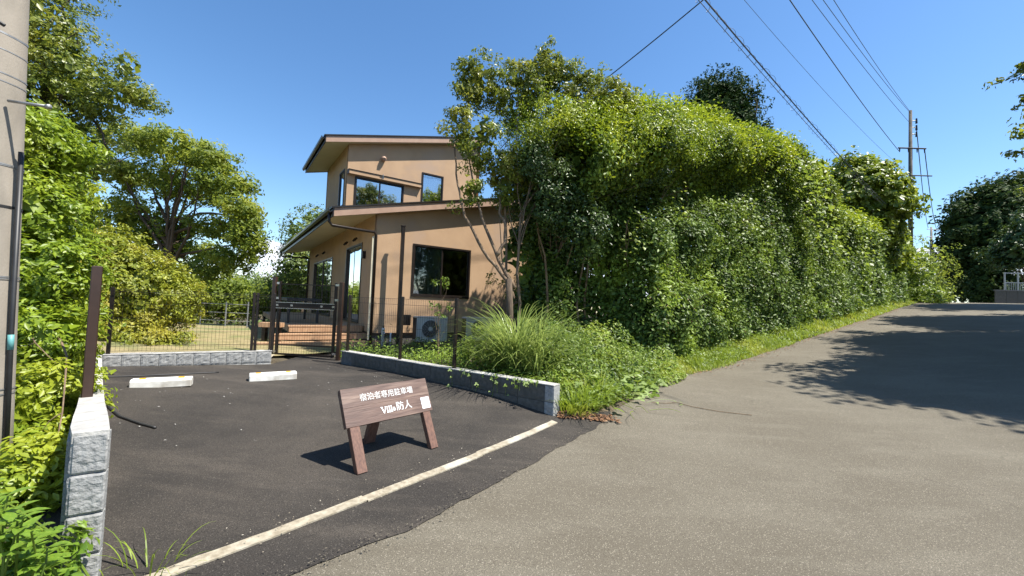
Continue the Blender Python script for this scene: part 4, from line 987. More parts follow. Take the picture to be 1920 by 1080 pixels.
# dead twigs and brown leaves caught in the face
P_, O_ = hedge_pts(-2.4, 12, 14, 901); r = np.random.default_rng(902); P_ += O_*.05
leaves('dead_leaves', P_, O_, M['dryleaf'], hedge, .07, .5, .3, 1.0, r=r)
b = MB()
for i in range(90):
    k_ = r.integers(0, len(P_)); p_ = Vector(P_[k_]) + Vector(O_[k_])*.02; limb(b, p_ - Vector(O_[k_])*.3, p_ + Vector((r.normal(0, .22), r.normal(0, .1), r.uniform(-.1, .45))), .007, .003, .1, 5, i)
tag(b.build('twigs', M['palebark'], hedge), kind='stuff')
# stems inside the hedge and a solid twiggy heart
b = MB()
for i in range(34):
    t = -2.7 + i*.42 + r.uniform(-.1, .1); dp = r.uniform(-1.3, -.6); q = HP + RD*t + RN*dp; z = zroad(t) + CZ - .2
    limb(b, (q[0], q[1], z), (q[0]+r.uniform(-.7, .7), q[1]+r.uniform(-.5, .5), z+3.6), .04, .012, .1, 7, i)
b.build('stems', M['palebark'], hedge, True)
P_, O_ = hedge_pts(-2.6, 34, 150, 555); P_[:, :2] -= RN*.75
leaves('inner_foliage', P_, O_, M['hedge'], hedge, .26, .8, .2, .8)
r = np.random.default_rng(556); n = 4500; t = r.uniform(-2.2, 3, n); dp = -2.1 - .4*r.random(n) + .25*np.sin(t*2); zf = r.random(n); q = HP + RD*t[:, None] + RN*dp[:, None]
leaves('inner_foliage', np.column_stack([q, Gv(q) + zf*5.3*1.0]), np.tile([RN[0], RN[1], 0], (n, 1)), M['hedge'], hedge, .22, .75, .2, .9)

# --- large leaves of climbing vine on the hedge
def vine_patch(c, rad_, n, seed, L0, label, m=M['vine'], name='climbing_vine', flat=(1, 1, 1)):
    r = np.random.default_rng(seed); c = np.array(c); P_ = c + unit(r.normal(0, 1, (n, 3))) * r.random((n, 1))**.5 * rad_ * np.array(flat)
    O_ = unit(np.tile([RN[0], RN[1], .6], (n, 1)) + r.normal(0, .3, (n, 3)))
    root = empty(name, tuple(c), label, 'vine')
    leaves('foliage', P_, O_, m, root, L0, .85, .4, .8, r=r)
    b = MB()
    for i in range(6): limb(b, P_[i], P_[-i-1], .008, .004, .2, 6, i)
    b.build('stem', M['palebark'], root); return root
c_ = HP + RD*8.6 + RN*.35; vine_patch((c_[0], c_[1], 1.5+5.0), .9, 330, 5, .19, 'big light green vine leaves spilling over the hedge top')
c_ = HP + RD*9.3 + RN*.75; vine_patch((c_[0], c_[1], 1.5+3.4), .9, 300, 6, .16, 'light green vine hanging down the middle of the hedge', flat=(.8, .8, 1.6))
c_ = HP + RD*11.2 + RN*.3; vine_patch((c_[0], c_[1], 1.5+5.9), .45, 60, 8, .30, 'cluster of very large vine leaves sticking up against the sky')

# --- vine covered tree bulging over the hedge
q = at(1625, 390, 25.5)
tree('vine_covered_tree', 'bright green vine covered tree bulging over the hedge before the grey pole', 'tree', (q[0], q[1]+.5),
     [((q[0]-.1, q[1]+.6, q[2]+.3), (3.1, 2.4, 3.0), 520, .55, 32, 11, -.9), ((q[0]+1.3, q[1]+1.2, q[2]-2.2), (2.2, 1.7, 2.6), 170, .55, 28, 12, -.9)], M['bulge'], .27, .2, asp=.75, up=.5, core=4, lump=.10)
# small growth closing the row towards the crest
for i, (px, py, Y, rr, hh, lab, mm) in enumerate([
        (1712, 520, 29, 1.3, 2.2, 'leafy end of the hedge row at the road crest with yellow green leaves', 'vine'),
        (1742, 500, 36, 1.8, 2.6, 'pale loose shrub behind the end of the hedge row', 'cherry'),
        (1728, 556, 28, 1.5, .7, 'low yellow green weeds at the foot of the hedge row end', 'vine')]):
    q = at(px, py, Y); tree('shrub', lab, 'shrub', (q[0], q[1]), [((q[0], q[1], q[2]), (rr, rr, hh), 90, .4, 26, 20+i, -.95)], M[mm], .17, .06, limbs=4)
# --- dark conifer behind the hedge
q = at(1352, 250, 23)
tree('cypress_tree', 'very dark green cypress rising behind the bright hedge top', 'tree', (q[0], q[1]),
     [((q[0]-.2, q[1], q[2]-.8), (2.55, 2.0, 4.6), 300, .62, 64, 31, -.5), ((q[0]+1.5, q[1], q[2]-1.8), (1.7, 1.5, 2.6), 90, .5, 55, 32, -.6), ((q[0]-2.3, q[1], q[2]-2.2), (1.2, 1.2, 2.0), 50, .45, 50, 33, -.6)], M['conifer'], .21, .3, asp=.4, rnd=1.1, up=.1, core=4, lump=.08)

# --- loose tree at the house corner with slender bare stems
q0 = at(968, 640, 7.9)
lt = [at(900, 300, 8.3), at(960, 260, 8.8), at(1010, 240, 9.0), at(870, 330, 8.1)]
blobs = []
for i, (px, py, Y, rr, n, low_) in enumerate([(895, 150, 9.9, (.62, .5, .75), 44, -1), (985, 175, 10.4, (.85, .7, 1.0), 80, -1), (1085, 200, 10.6, (1.1, .8, 1.05), 100, -1), (1150, 200, 10.6, (.6, .6, .8), 46, -1),
        (900, 265, 9.8, (.55, .5, .85), 34, -1), (950, 330, 9.9, (.5, .45, .9), 40, -1), (865, 235, 9.6, (.35, .35, .6), 15, -1), (880, 360, 9.5, (.30, .3, .5), 9, -1), (1030, 130, 10.4, (.5, .45, .6), 30, -1), (1040, 310, 10.2, (.9, .6, 1.0), 90, -1)]):
    q = at(px, py, Y*.86); blobs.append((q, tuple(x*.88 for x in rr), n, .17, 60, 41+i, low_))
tree('slender_tree', 'loose multi-stemmed tree leaning over the house corner with bare lower stems', 'tree', (q0[0], q0[1]), blobs, M['loose'], .08, .036, 'palebark', .45, limbs=15, spread_trunks=lt[1:3], rnd=1.1, core=.45)
b = MB()                                             # leaning bare stems in front of the house wall
sroot = bpy.data.objects['slender_tree']
st_ = [[(962, 560, 8.9), (955, 530, 8.9), (905, 470, 8.95), (872, 405, 9.1), (858, 345, 9.3), (852, 270, 9.5)],
       [(965, 540, 8.9), (935, 490, 9.0), (905, 410, 9.2), (888, 360, 9.4), (880, 290, 9.5)],
       [(930, 480, 9.0), (948, 455, 9.1), (948, 420, 9.2), (936, 400, 9.3), (940, 340, 9.6)]]
for k, sp_ in enumerate(st_):
    pl = [Vector(at(p[0], p[1], p[2]*.88)) for p in sp_]; fine = []
    for i in range(len(pl)-1):
        for j in range(4): fine.append(pl[i].lerp(pl[i+1], j/4) + Vector((random.uniform(-.015, .015), 0, random.uniform(-.01, .01))))
    fine.append(pl[-1]); n = len(fine); b.tube(fine, [.042 - .03*i/n for i in range(n)], 7)
b.build('stem', M['palebark'], sroot, True)
# stumpy dark post in the shrub
q = at(955, 560, 7.75); stp = MB(); zq = G(q[0], q[1])
stp.tube([(q[0], q[1], zq-.1), (q[0]+.02, q[1], zq+.9), (q[0]-.02, q[1], zq+1.55)], [.075, .065, .055], 8)
tag(stp.build('old_post', M['bark'], None, True), 'short dark weathered post at the foot of the slender stems', 'post')

# --- rounded shrub filling the near hedge end; shade there is put into its leaf colour
blobs = []
for i, (px, py, Y, rr, n) in enumerate([(1010, 350, 10.2, (.95, .8, 1.3), 190), (1100, 300, 10.2, (1.2, .9, 1.2), 230), (1045, 470, 10.6, (1.0, .7, 1.2), 120), (1010, 560, 10.4, (.8, .6, .6), 50), (1190, 280, 10.4, (1.0, .9, 1.1), 150), (1045, 375, 10.2, (.75, .45, .95), 70), (1005, 300, 10.2, (.5, .4, .7), 36), (1100, 430, 10.1, (.55, .45, .8), 50)]):
    q = at(px, py, Y*(.93 if i < 5 else .80)); blobs.append((q, tuple(x*(.95 if i < 5 else .8) for x in rr), n, .25, 52, 61+i, -1))
q = at(1040, 620, 10.3)
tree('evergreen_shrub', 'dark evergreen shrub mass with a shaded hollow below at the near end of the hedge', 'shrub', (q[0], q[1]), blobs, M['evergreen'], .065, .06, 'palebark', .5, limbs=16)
P_ = []; r = np.random.default_rng(9)
P_, O_, _c = blob(at(1060, 262, 9.2), (1.6, .8, .8), 150, .24, 44, 71, low=0)
for (px, py, Y, rr, n, sd_) in ((1075, 235, 8.5, (1.25, .8, .55), 110, 72), (1175, 255, 8.8, (1.0, .8, .6), 90, 73), (1255, 275, 9.4, (1.0, .8, .6), 80, 74), (990, 265, 8.4, (.5, .6, .4), 34, 75)):
    a_, b_, _c = blob(at(px, py, Y), rr, n, .24, 44, sd_, low=-.6); P_ = np.concatenate([P_, a_]); O_ = np.concatenate([O_, b_])
root = bpy.data.objects['evergreen_shrub']; leaves('new_growth', P_, O_, M['hedgetop'], root, .062, .42, .4, 1.1)

# --- pampas grass and long blades
def blades(name, base, n, Lr, spread, m, parent, seed, wd=.012, up0=1.0, seg=7, kind='stuff', gz_=None, arc=1.0):
    r = np.random.default_rng(seed); b = MB()
    for i in range(n):
        a = r.uniform(0, 2*math.pi); L_ = r.uniform(*Lr); q = np.array([math.cos(a), math.sin(a)]); st0 = r.uniform(0, .16*spread)
        x, y = base[0]+q[0]*st0, base[1]+q[1]*st0; z = gz_ if gz_ is not None else G(x, y)
        tilt_ = r.uniform(.02, .55)*spread; p = Vector((x, y, z)); d = Vector((q[0]*math.sin(tilt_), q[1]*math.sin(tilt_), math.cos(tilt_)*up0)).normalized()
        side = Vector((-q[1], q[0], 0)); k = len(b.v)
        for j in range(seg+1):
            f = j/seg; w_ = wd*(1 - f**2.2)*(.6+.4*min(1, f*5)) + .0008
            b.v += [tuple(p - side*w_/2), tuple(p + side*w_/2)]
            p = p + d*L_/seg; d = (d + Vector((q[0]*.14, q[1]*.14, -(.10+.5*f*f)))*arc*(7/seg)*r.uniform(.7, 1.2)).normalized()
            if j: b.f.append((k+2*j-2, k+2*j-1, k+2*j+1, k+2*j))
    o = b.build(name, m, parent)
    if kind: o['kind'] = kind
    return o
pg = empty('pampas_grass', (.12, 6.7, G(.12, 6.7)), 'arching pampas grass clump spilling over the right block wall', 'grass clump')
blades('blades', (.12, 6.6), 430, (.9, 1.75), 1.25, M['pampas'], pg, 3, .019, seg=9)
blades('blades', (-.25, 6.75), 110, (.8, 1.5), 1.5, M['pampas'], pg, 4, .017, seg=8)
blades('blades', (.45, 6.5), 230, (.8, 1.6), 1.5, M['pampas'], pg, 5, .018, seg=8)

# --- verge grass and weeds between hedge and road
def verge(t0, t1, n, h, wd, seed, off=(-1.7, 0.05), name='verge_grass'):
    r = np.random.default_rng(seed); t = r.uniform(t0, t1, n); o_ = r.uniform(off[0], off[1], n)
    base = RP + t[:, None]*RD + o_[:, None]*RN + (.12*vn(t, t*0, .9, 4)+.1*vn(t, t*0, 3.1, 5))[:, None]*RN
    if t0 < 0:
        k_ = t < 0; base[k_] += (np.clip(-t[k_], 0, 9)[:, None])*np.array([-.10, .02])
    z = Gv(base) - .02; a = r.uniform(0, 2*math.pi, n); hh = h*r.uniform(.35, 1.2, n)*(1+.9*vn(t, o_, 1.8, 7))*np.clip(.35+(-o_)*1.2, .35, 1.1)
    dx, dy = np.cos(a), np.sin(a); lean_ = r.uniform(.1, .7, n)
    V = np.empty((n, 5, 3)); w2 = wd*.5
    B = np.column_stack([base, z]); S_ = np.column_stack([-dy, dx, 0*dx]); Dn = np.column_stack([dx*lean_, dy*lean_, np.ones(n)])
    V[:, 0] = B - S_*w2; V[:, 1] = B + S_*w2; mid = B + Dn*(hh*.55)[:, None]; V[:, 2] = mid - S_*w2*.8; V[:, 3] = mid + S_*w2*.8
    V[:, 4] = mid + np.column_stack([dx*(lean_+.7), dy*(lean_+.7), .55*np.ones(n)])*(hh*.5)[:, None]
    V = V.reshape(-1, 3); k = (np.arange(n)*5)[:, None]; Fc = (k + np.array([[0, 1, 3, 0, 3, 2, 2, 3, 4]])).ravel()
    me = bpy.data.meshes.new(name); me.vertices.add(5*n); me.vertices.foreach_set('co', V.ravel().astype(np.float32)); me.loops.add(9*n); me.loops.foreach_set('vertex_index', Fc.astype(np.int32))
    me.polygons.add(3*n); me.polygons.foreach_set('loop_start', (np.arange(3*n)*3).astype(np.int32)); me.update(calc_edges=True)
    return me, base, z, hh
me, *_ = verge(-3.3, 6, 26000, .26, .010, 1); o = link('verge_grass', me, M['grass']); tag(o, 'tall yellow green grass along the near road edge', 'grass', kind='stuff')
me, *_ = verge(6, 36, 26000, .34, .022, 2); o = link('verge_grass', me, M['grass']); tag(o, 'grass strip along the far road edge below the hedge', 'grass', kind='stuff')
r = np.random.default_rng(12); n = 9000; t = r.uniform(-3.6, 8, n); of = r.uniform(-1.9, -.15, n); base = RP + t[:, None]*RD + of[:, None]*RN
k_ = t < 0; base[k_] += np.clip(-t[k_], 0, 9)[:, None]*np.array([-.10, .02])
z = Gv(base) + np.abs(r.normal(0, .22, n))*np.clip(-of, .2, 1.2) + .04
wo = leaves('weeds', np.column_stack([base, z]), np.tile([.3, -.4, .8], (n, 1)), M['vine'], None, .07, .6, .5, 1.0); tag(wo, 'mixed broad-leaved weeds at the foot of the hedge', 'weeds')
# weed bank between wall end and hedge
P_ = []; r = np.random.default_rng(15); n = 15000
x = r.uniform(.55, 3.3, n); y = r.uniform(5.35, 8.9, n); s_ = (x-.8)*.72 - (y-5.3)*.70
k_ = (s_ < .20 + .1*vn(x, y, 1.5, 3)) & (y < 5.6 + 1.6*x + 1.2); x, y = x[k_], y[k_]
hh = .12 + .55*np.clip((y - 5.4 - (x-.7)*.9)/1.6, 0, 1); zz = Gv(np.column_stack([x, y])) + hh*r.random(len(x))**.7*(1+.8*vn(x, y, 1.9, 6))
hk = r.random(len(x)) < .38; Pw = np.column_stack([x, y, zz]); wd_ = leaves('weeds', Pw[hk], np.tile([.35, -.5, .7], (int(hk.sum()), 1)), M['hedge'], None, .08, .5, .4, 1.1); tag(wd_, 'darker leafy weeds mixed into the bank by the right wall end', 'weeds')
wb = leaves('weeds', Pw[~hk], np.tile([.35, -.5, .7], (int((~hk).sum()), 1)), M['vine'], None, .066, .45, .4, 1.1); tag(wb, 'bright weed bank between the end of the right wall and the hedge', 'weeds')
gr_ = MB()
for i in range(60):
    x, y = r.uniform(.75, 2.2), r.uniform(5.15, 6.4)
    if (x-.8)*.72 - (y-5.25)*.70 > .15: continue
    gr_.v += []; 
tf = empty('grass_tuft', (.86, 5.3, G(.86, 5.3)), 'bright grass tuft at the end face of the right block wall', 'grass clump')
blades('blades', (.84, 5.32), 260, (.18, .42), 1.6, M['grass'], tf, 8, .009, seg=5); blades('blades', (1.05, 5.55), 260, (.18, .45), 1.6, M['grass'], tf, 9, .009, seg=5); blades('blades', (1.3, 5.85), 240, (.2, .45), 1.6, M['grass'], tf, 10, .009, seg=5)
# ground vine with large pale leaves, each leaf its own piece
gvn = empty('ground_vine', (1.5, 5.7, G(1.5, 5.7)), 'creeping vine with large pale lobed leaves reaching onto the road', 'vine')
def big_leaf(lobes=5):
    pts_ = [(0, 0, 0)]; n = 18
    for i in range(n+1):
        a = -2.5 + 5.0*i/n; rr = .5*(.72 + .28*math.cos(a*3)) * (1.0 if abs(a) < 2.2 else .8); pts_.append((rr*math.sin(a), .1+rr*math.cos(a), .05*abs(math.sin(a*1.5)) - .08*rr))
    me = bpy.data.meshes.new('leaf'); me.from_pydata(pts_, [], [(0, i, i+1) for i in range(1, n+1)]); me.update(); return me
bl = big_leaf(); bl.materials.append(M['pale']); bl2 = big_leaf(); bl2.materials.append(M['vine'])
r = random.Random(4)
for i in range(120):
    u_ = r.random(); x = .95 + u_*1.25 + r.gauss(0, .12); y = 5.25 + u_*.95 + abs(r.gauss(0, .33)); 
    z = G(x, y) + .06 + r.random()*.22 * min(1, max(.15, (y-5.2-(x-.95)*.76)*2))
    o = place(bl if r.random() < .45 else bl2, 'leaf', gvn, (x, y, z), r.uniform(0, 6.3)); s_ = r.uniform(.09, .19); o.scale = (s_, s_, s_); o.rotation_euler = (r.uniform(-.7, .5), r.uniform(-.5, .5), r.uniform(0, 6.3))
b = MB()
for i in range(16):
    x, y = .9+r.random()*1.1, 5.3+r.random()*.8; limb(b, (x, y, G(x, y)+.05), (x+r.uniform(-.1, .6), y-r.uniform(-.1, .4), G(x+.2, y-.1)+.07), .004, .002, .2, 6, i)
b.build('runner', M['vine'], gvn)
# cut vine runner lying on the road
b = ground_tube([(2.05, 5.9), (2.25, 5.92), (2.45, 6.0), (2.6, 5.85), (2.9, 5.7), (3.3, 5.6)], .005, 4); rn = empty('vine_runner', (2.4, 6.0, G(2.4, 6.0)), 'withered vine runner lying out on the road surface', 'vine')
b.build('runner', M['palebark'], rn)
for (x, y) in ((2.12, 5.88), (2.42, 6.03), (2.5, 5.95), (2.46, 5.86)): o = place(bl, 'leaf', rn, (x, y, G(x, y)+.03), r.uniform(0, 6)); o.scale = (.06, .06, .09); o.rotation_euler.x = r.uniform(-.8, .8)

# more climbers woven into the hedge face, and stray shoots
for i, (t_, zf_, nl_, L_, lab) in enumerate([(-.9, .50, 160, .10, 'light green climber on the shaded near end of the hedge'), (1.2, .62, 150, .10, 'climber hanging in the dark hollow of the hedge'), (4.6, .55, 170, .11, 'climber on the middle of the hedge face left of the large leaves'),
        (12.5, .5, 240, .17, 'large leafed climber on the hedge face below the vine covered tree'), (18, .62, 240, .2, 'bright climber high on the far part of the hedge'), (6.5, .86, 200, .12, 'pale climber near the hedge top')]):
    d_ = float(hedge_disp(np.array([t_]), np.array([zf_]))[0]); q = HP + RD*t_ + RN*(d_+.05)
    vine_patch((q[0], q[1], zroad(t_) + CZ + zf_*float(Htop(t_))), .55 + .03*t_, nl_, 600+i, L_, lab, flat=(1, 1, 1.5))
r = np.random.default_rng(88); b = MB(); Ps_, Os_ = [], []
for i in range(70):
    t = r.uniform(-2.4, 14); dp = r.uniform(-1.2, .3); q = HP + RD*t + RN*dp; z0 = zroad(t) + CZ + float(Htop(t))*(.96 if dp < 0 else .9); h_ = r.uniform(.25, .75)
    e_ = (q[0]+r.uniform(-.15, .15), q[1]+r.uniform(-.15, .15), z0+h_); limb(b, (q[0], q[1], z0-.3), e_, .006, .003, .05, 5, i)
    f_ = r.random(26); Ps_.append(np.array([q[0], q[1], z0-.1]) + f_[:, None]*(np.array(e_)-np.array([q[0], q[1], z0-.1])) + r.normal(0, .035, (26, 3))); Os_.append(unit(r.normal(0, 1, (26, 3))))
b.build('shoots', M['palebark'], hedge); leaves('new_growth', np.concatenate(Ps_), np.concatenate(Os_), M['hedgetop'], hedge, .085, .4, .3, 1.0, r=r)
# greenery hanging over the right wall
wv_ = empty('wall_creeper', frR(1.0, 0, -.95), 'creeper with single pale leaves hanging over the right block wall', 'vine')
r = random.Random(31); b = MB()
for i in range(15):
    s_ = .25 + 1.9*r.random()**1.8; dr = r.uniform(.02, .30)
    b.tube([frR(s_, -.2, -.93), frR(s_+.03, -.02, -.945), frR(s_+r.uniform(-.1, .1), .03, -.97-dr)], .0025, 4)
    for k in range(3):
        o = place(bl if r.random() < .5 else bl2, 'leaf', wv_, frR(s_+r.uniform(-.05, .05), .035+.02*k, -.95-dr*r.random()), 0); q_ = r.uniform(.035, .075); o.scale = (q_,)*3; o.rotation_euler = (r.uniform(.6, 1.5), r.uniform(-.4, .4), r.uniform(-1.2, .6))
b.build('runner', M['vine'], wv_)

# planted bed behind the right wall
P_ = []; rr_ = np.random.default_rng(21); n = 9000; s_ = rr_.uniform(.3, lenR+.6, n); o_ = rr_.uniform(.2, 1.9, n)
pts2 = np.array([tuple(frR(a, -b_, 0))[:2] for a, b_ in zip(s_, o_)]); zz = Gv(pts2) + np.abs(rr_.normal(0, .13, n))*(1+.9*vn(pts2[:, 0], pts2[:, 1], 2.2, 3)) + .02
bedo = leaves('ground_cover', np.column_stack([pts2, zz]), np.tile([.2, -.3, .9], (n, 1)), M['hedge'], None, .06, .5, .6, 1.0); tag(bedo, 'low leafy ground cover in the bed behind the right wall', 'ground cover')
for i, (px, py, Y, rr, lab, mm, hh) in enumerate([(828, 565, 7.9, .32, 'small pale leafed shrub in front of the air conditioner', 'vine', .42), (905, 640, 7.2, .5, 'low bright shrub between the mesh fence and pampas grass', 'vine', .30), (800, 655, 8.6, .5, 'low dark shrub below the air conditioner', 'hedge', .22), (945, 530, 9.3, .5, 'broad-leaved shrub beside the stems at the house wall', 'loose', .4)]):
    q = at(px, py, Y); tree('small_shrub', lab, 'shrub', (q[0], q[1]), [(q, (rr, rr, hh), (9, 34, 34, 16)[i], .10, 20, 80+i, -1)], M[mm], .07, .012, 'palebark', .42, limbs=8, fork=.2, core=0)
# leaf litter
def litter(name, label, n, fn, L0, m=M['dryleaf'], seed=1):
    r = np.random.default_rng(seed); xy = np.array([fn(r) for _ in range(n)]); P_ = np.column_stack([xy, Gv(xy) + .018 + r.random(n)*.012])
    tag(leaves(name, P_, np.tile([0, 0, 1.0], (n, 1)), m, None, L0, .55, 1.5, .5), label, 'grit' if name == 'grit' else 'fallen leaves')
litter('leaf_litter', 'reddish dry leaves gathered at the end of the right wall', 240, lambda r: (.62 + r.random()*.75, 5.02 + r.random()*.22 + .0), .05, seed=2)
bo = []
litter('leaf_litter', 'scattered dry leaves along the grass edge of the road', 700, lambda r: tuple(RP + RD*(t_ := r.uniform(-3.4, 22)) + RN*(.05 + abs(r.normal(0, .12))) + (np.array([-.10, .02])*max(-t_, 0))), .05, seed=3)
def seam_pt(r):
    i = r.integers(0, len(e2)-1); return (e2[i][0] + r.normal(0, .05), e2[i][1] - r.normal(0, .05))
litter('grit', 'loose grit and crumbs gathered along the seam between new asphalt and road', 520, seam_pt, .016, M['road'], 6)
litter('grit', 'pale crumbs of concrete along the kerb strip', 160, lambda r: tuple(KB0 + (KB1-KB0)*r.random() + kn*r.normal(.01, .10)), .014, M['kerb'], 7)
litter('leaf_litter', 'few pale crumbs and leaves scattered over the parking asphalt', 90, lambda r: (lambda a, c: tuple(np.array([-3.2, 4.8]) + a*np.array([1.9, 2.1])*.8 + c*np.array([-2.0, 1.9])*.6))(r.uniform(-1, 1), r.uniform(-1, 1)), .022, M['mortar'], 4)
yl = leaves('fallen_leaf', np.array([at(212, 697, 5.55)]), np.array([[0, -.3, 1.0]]), M['lhedge'], None, .09, .8, kind=None); tag(yl, 'single yellow green leaf lying by the back wall corner', 'fallen leaf')
yl.location.z = 0

# --- left side hedge with fresh light leaves
blobs = []; lh = []
for i, (px, py, Y, rr, n) in enumerate([(60, 860, 3.0, (.35, .45, .35), 50), (105, 880, 2.75, (.22, .3, .3), 34), (70, 930, 2.6, (.3, .3, .25), 30), (95, 760, 3.35, (.36, .5, .4), 70), (100, 640, 3.7, (.42, .5, .5), 90), (110, 520, 4.0, (.5, .5, .55), 100), (80, 400, 4.0, (.5, .5, .55), 90), (110, 290, 4.3, (.48, .5, .5), 80), (140, 560, 4.6, (.4, .5, .6), 60),
        (70, 250, 4.0, (.4, .5, .4), 50), (150, 380, 4.9, (.45, .5, .6), 60), (110, 700, 4.3, (.45, .6, .4), 60), (10, 600, 3.9, (.5, .5, .9), 60), (10, 300, 4.2, (.5, .5, .9), 50)]):
    blobs.append((at(px-26, py, Y), tuple(x*.82 for x in rr), n, .14, 48, 111+i, -1))
q = at(90, 700, 4.0)
tree('leafy_hedge', 'fresh yellow green hedge between the concrete pole and left wall', 'hedge', (q[0], q[1]), blobs, M['lhedge'], .062, .04, 'palebark', .45, limbs=10, spread_trunks=[at(90, 420, 4.3)], up=.45, rnd=.8, core=.6)
# near shrub in the bottom left corner, its big leaves single pieces
q = at(40, 1010, 1.75); zq = G(q[0], q[1]); ns = empty('leafy_shrub', (q[0], q[1], zq), 'bright green big-leaved shrub in the lower left corner beneath the pole', 'shrub')
def pointed_leaf():
    pts_ = []; n = 6
    for i in range(n+1):
        f = i/n; w_ = .5*.46*math.sin(math.pi*f**.8)**.9 if 0 < f < 1 else 0.0; z_ = -.18*f*f
        pts_ += [(-w_, f, z_+w_*.35), (0, f, z_), (w_, f, z_+w_*.35)]
    fs_ = []
    for i in range(n): k = i*3; fs_ += [(k, k+1, k+4, k+3), (k+1, k+2, k+5, k+4)]
    me = bpy.data.meshes.new('leaf'); me.from_pydata(pts_, [], fs_); me.update(); me.materials.append(M['near']); me.polygons.foreach_set('use_smooth', [True]*len(me.polygons)); return me
pl_ = pointed_leaf(); r = random.Random(8); stemb = MB()
for k in range(46):
    px = r.uniform(-60, 105); py = 915 + max(0, (px-10))*1.2 + abs(r.gauss(0, 60)); Y = r.uniform(1.6, 2.1)
    c = Vector(at(px, py, Y)); base_ = Vector((q[0]+r.uniform(-.25, .2), q[1]+r.uniform(-.2, .3), zq))
    d = (c - base_).normalized(); limb(stemb, base_, c, .006, .003, .08, 6, k)
    for j in range(6):
        a = 2.4*j + r.random(); o = place(pl_, 'leaf', ns, c - d*.03*j, 0)
        hd = Vector((math.cos(a), math.sin(a), r.uniform(.1, .6))).normalized(); o.rotation_euler = hd.to_track_quat('Y', 'Z').to_euler(); s_ = r.uniform(.055, .095); o.scale = (s_, s_, s_)
stemb.build('stems', M['vine'], ns)
P_, O_, _c = blob(at(-10, 1090, 1.8), (.24, .26, .26), 60, .08, 26, 131, low=-1)
leaves('foliage', P_, O_, M['near'], ns, .06, .45, .5, .8)
# grass sprig at the foot of the left wall
gs = empty('grass_sprig', (-1.86, 2.2, G(-1.86, 2.2)), 'thin grass sprig growing at the foot of the left wall end', 'grass clump')
blades('blades', (-1.83, 2.2), 26, (.10, .34), 1.2, M['grass'], gs, 31, .006, seg=6)

# --- round yellowish bush behind the back wall
blobs = [(at(235, 560, 8.6), (1.35, 1.2, 1.10), 520, .15, 40, 141, -.7), (at(310, 560, 8.9), (.62, .8, .75), 170, .15, 40, 142, -.7), (at(185, 500, 8.4), (.8, .8, .95), 230, .15, 40, 143, -.7), (at(250, 640, 8.0), (1.1, .6, .4), 90, .2, 50, 144, -.9)]
q = at(255, 650, 8.6)
tree('round_bush', 'large rounded yellow green bush behind the back block wall', 'bush', (q[0], q[1]), blobs, M['bushy'], .068, .05, 'bark', .5, limbs=14, core=2, lump=.08)
# --- wide spreading tree
blobs = []
for i, (px, py, Y, rr, n) in enumerate([(250, 262, 13.5, (1.0, 1.0, .45), 55), (330, 275, 13.2, (1.3, 1.1, .42), 80), (395, 300, 13.0, (.9, 1.0, .38), 55), (290, 330, 14, (1.4, 1.1, .42), 75), (425, 345, 13.0, (.95, 1.0, .42), 66), (360, 365, 14.2, (1.1, 1.0, .36), 48),
        (455, 395, 12.8, (.62, .8, .42), 45), (250, 395, 14.2, (1.2, 1.0, .5), 55), (420, 425, 13.6, (.9, .9, .38), 44), (462, 445, 12.8, (.48, .7, .45), 36), (330, 430, 14.5, (1.1, .9, .4), 40), (440, 485, 13.2, (.6, .8, .4), 34), (395, 505, 14, (.6, .8, .5), 34), (215, 330, 13.8, (.8, .8, .6), 40), (230, 425, 14, (.9, .9, .6), 50), (300, 455, 14.6, (1.1, .8, .5), 44), (365, 470, 14.8, (.9, .8, .5), 36), (478, 420, 12.7, (.22, .4, .25), 9), (480, 472, 12.7, (.2, .4, .3), 9)]):
    blobs.append((at(px, py, Y), rr, n, .27, 40, 151+i, -1))
q = at(330, 600, 14)
tree('spreading_tree', 'wide spreading tree with dark limbs beyond the yellow bush', 'tree', (q[0], q[1]), blobs, M['cherry'], .125, .17, 'bark', .48, limbs=30, fork=.5, trunk_top=at(315, 420, 13.8), droop=.5, core=.2)
# --- tall tree in the upper left corner
blobs = []
for i, (px, py, Y, rr, n) in enumerate([(70, 60, 8.2, (.9, .8, .9), 80), (120, 130, 8.2, (.95, .8, .8), 85), (80, 200, 8.0, (.9, .8, .8), 75), (190, 190, 8.2, (.55, .6, .45), 32), (255, 180, 8.2, (.42, .5, .22), 20), (238, 130, 8.2, (.22, .3, .42), 9), (20, 0, 8.5, (1.0, 1, 1.3), 60), (95, -60, 8.4, (.9, .8, .8), 50), (160, 290, 8.4, (.8, .7, .7), 55)]):
    blobs.append((at(px, py, Y), rr, n, .2, 40, 171+i, -1))
q = at(60, 600, 8.4)
tree('tall_tree', 'tall dark leaved tree in the upper left corner above the light hedge', 'tree', (q[0], q[1]), blobs, M['loose'], .075, .13, 'bark', .45, limbs=34, trunk_top=at(85, 120, 8.3), fork=.4)
# --- tree behind the house
blobs = [(at(575, 440, 21), (1.1, 1.2, 1.5), 55, .35, 30, 191, -1), (at(555, 500, 20), (1.0, 1.0, 1.4), 70, .38, 34, 192, -1), (at(590, 420, 22), (.8, .8, 1.2), 26, .32, 26, 193, -1), (at(545, 545, 20), (1.3, 1, .9), 80, .4, 34, 194, -1)]
q = at(570, 600, 21)
tree('garden_tree', 'thin light green tree showing behind the left side of the house', 'tree', (q[0], q[1]), blobs, M['hill'], .14, .09, 'bark', .5, limbs=22, trunk_top=at(572, 430, 21))
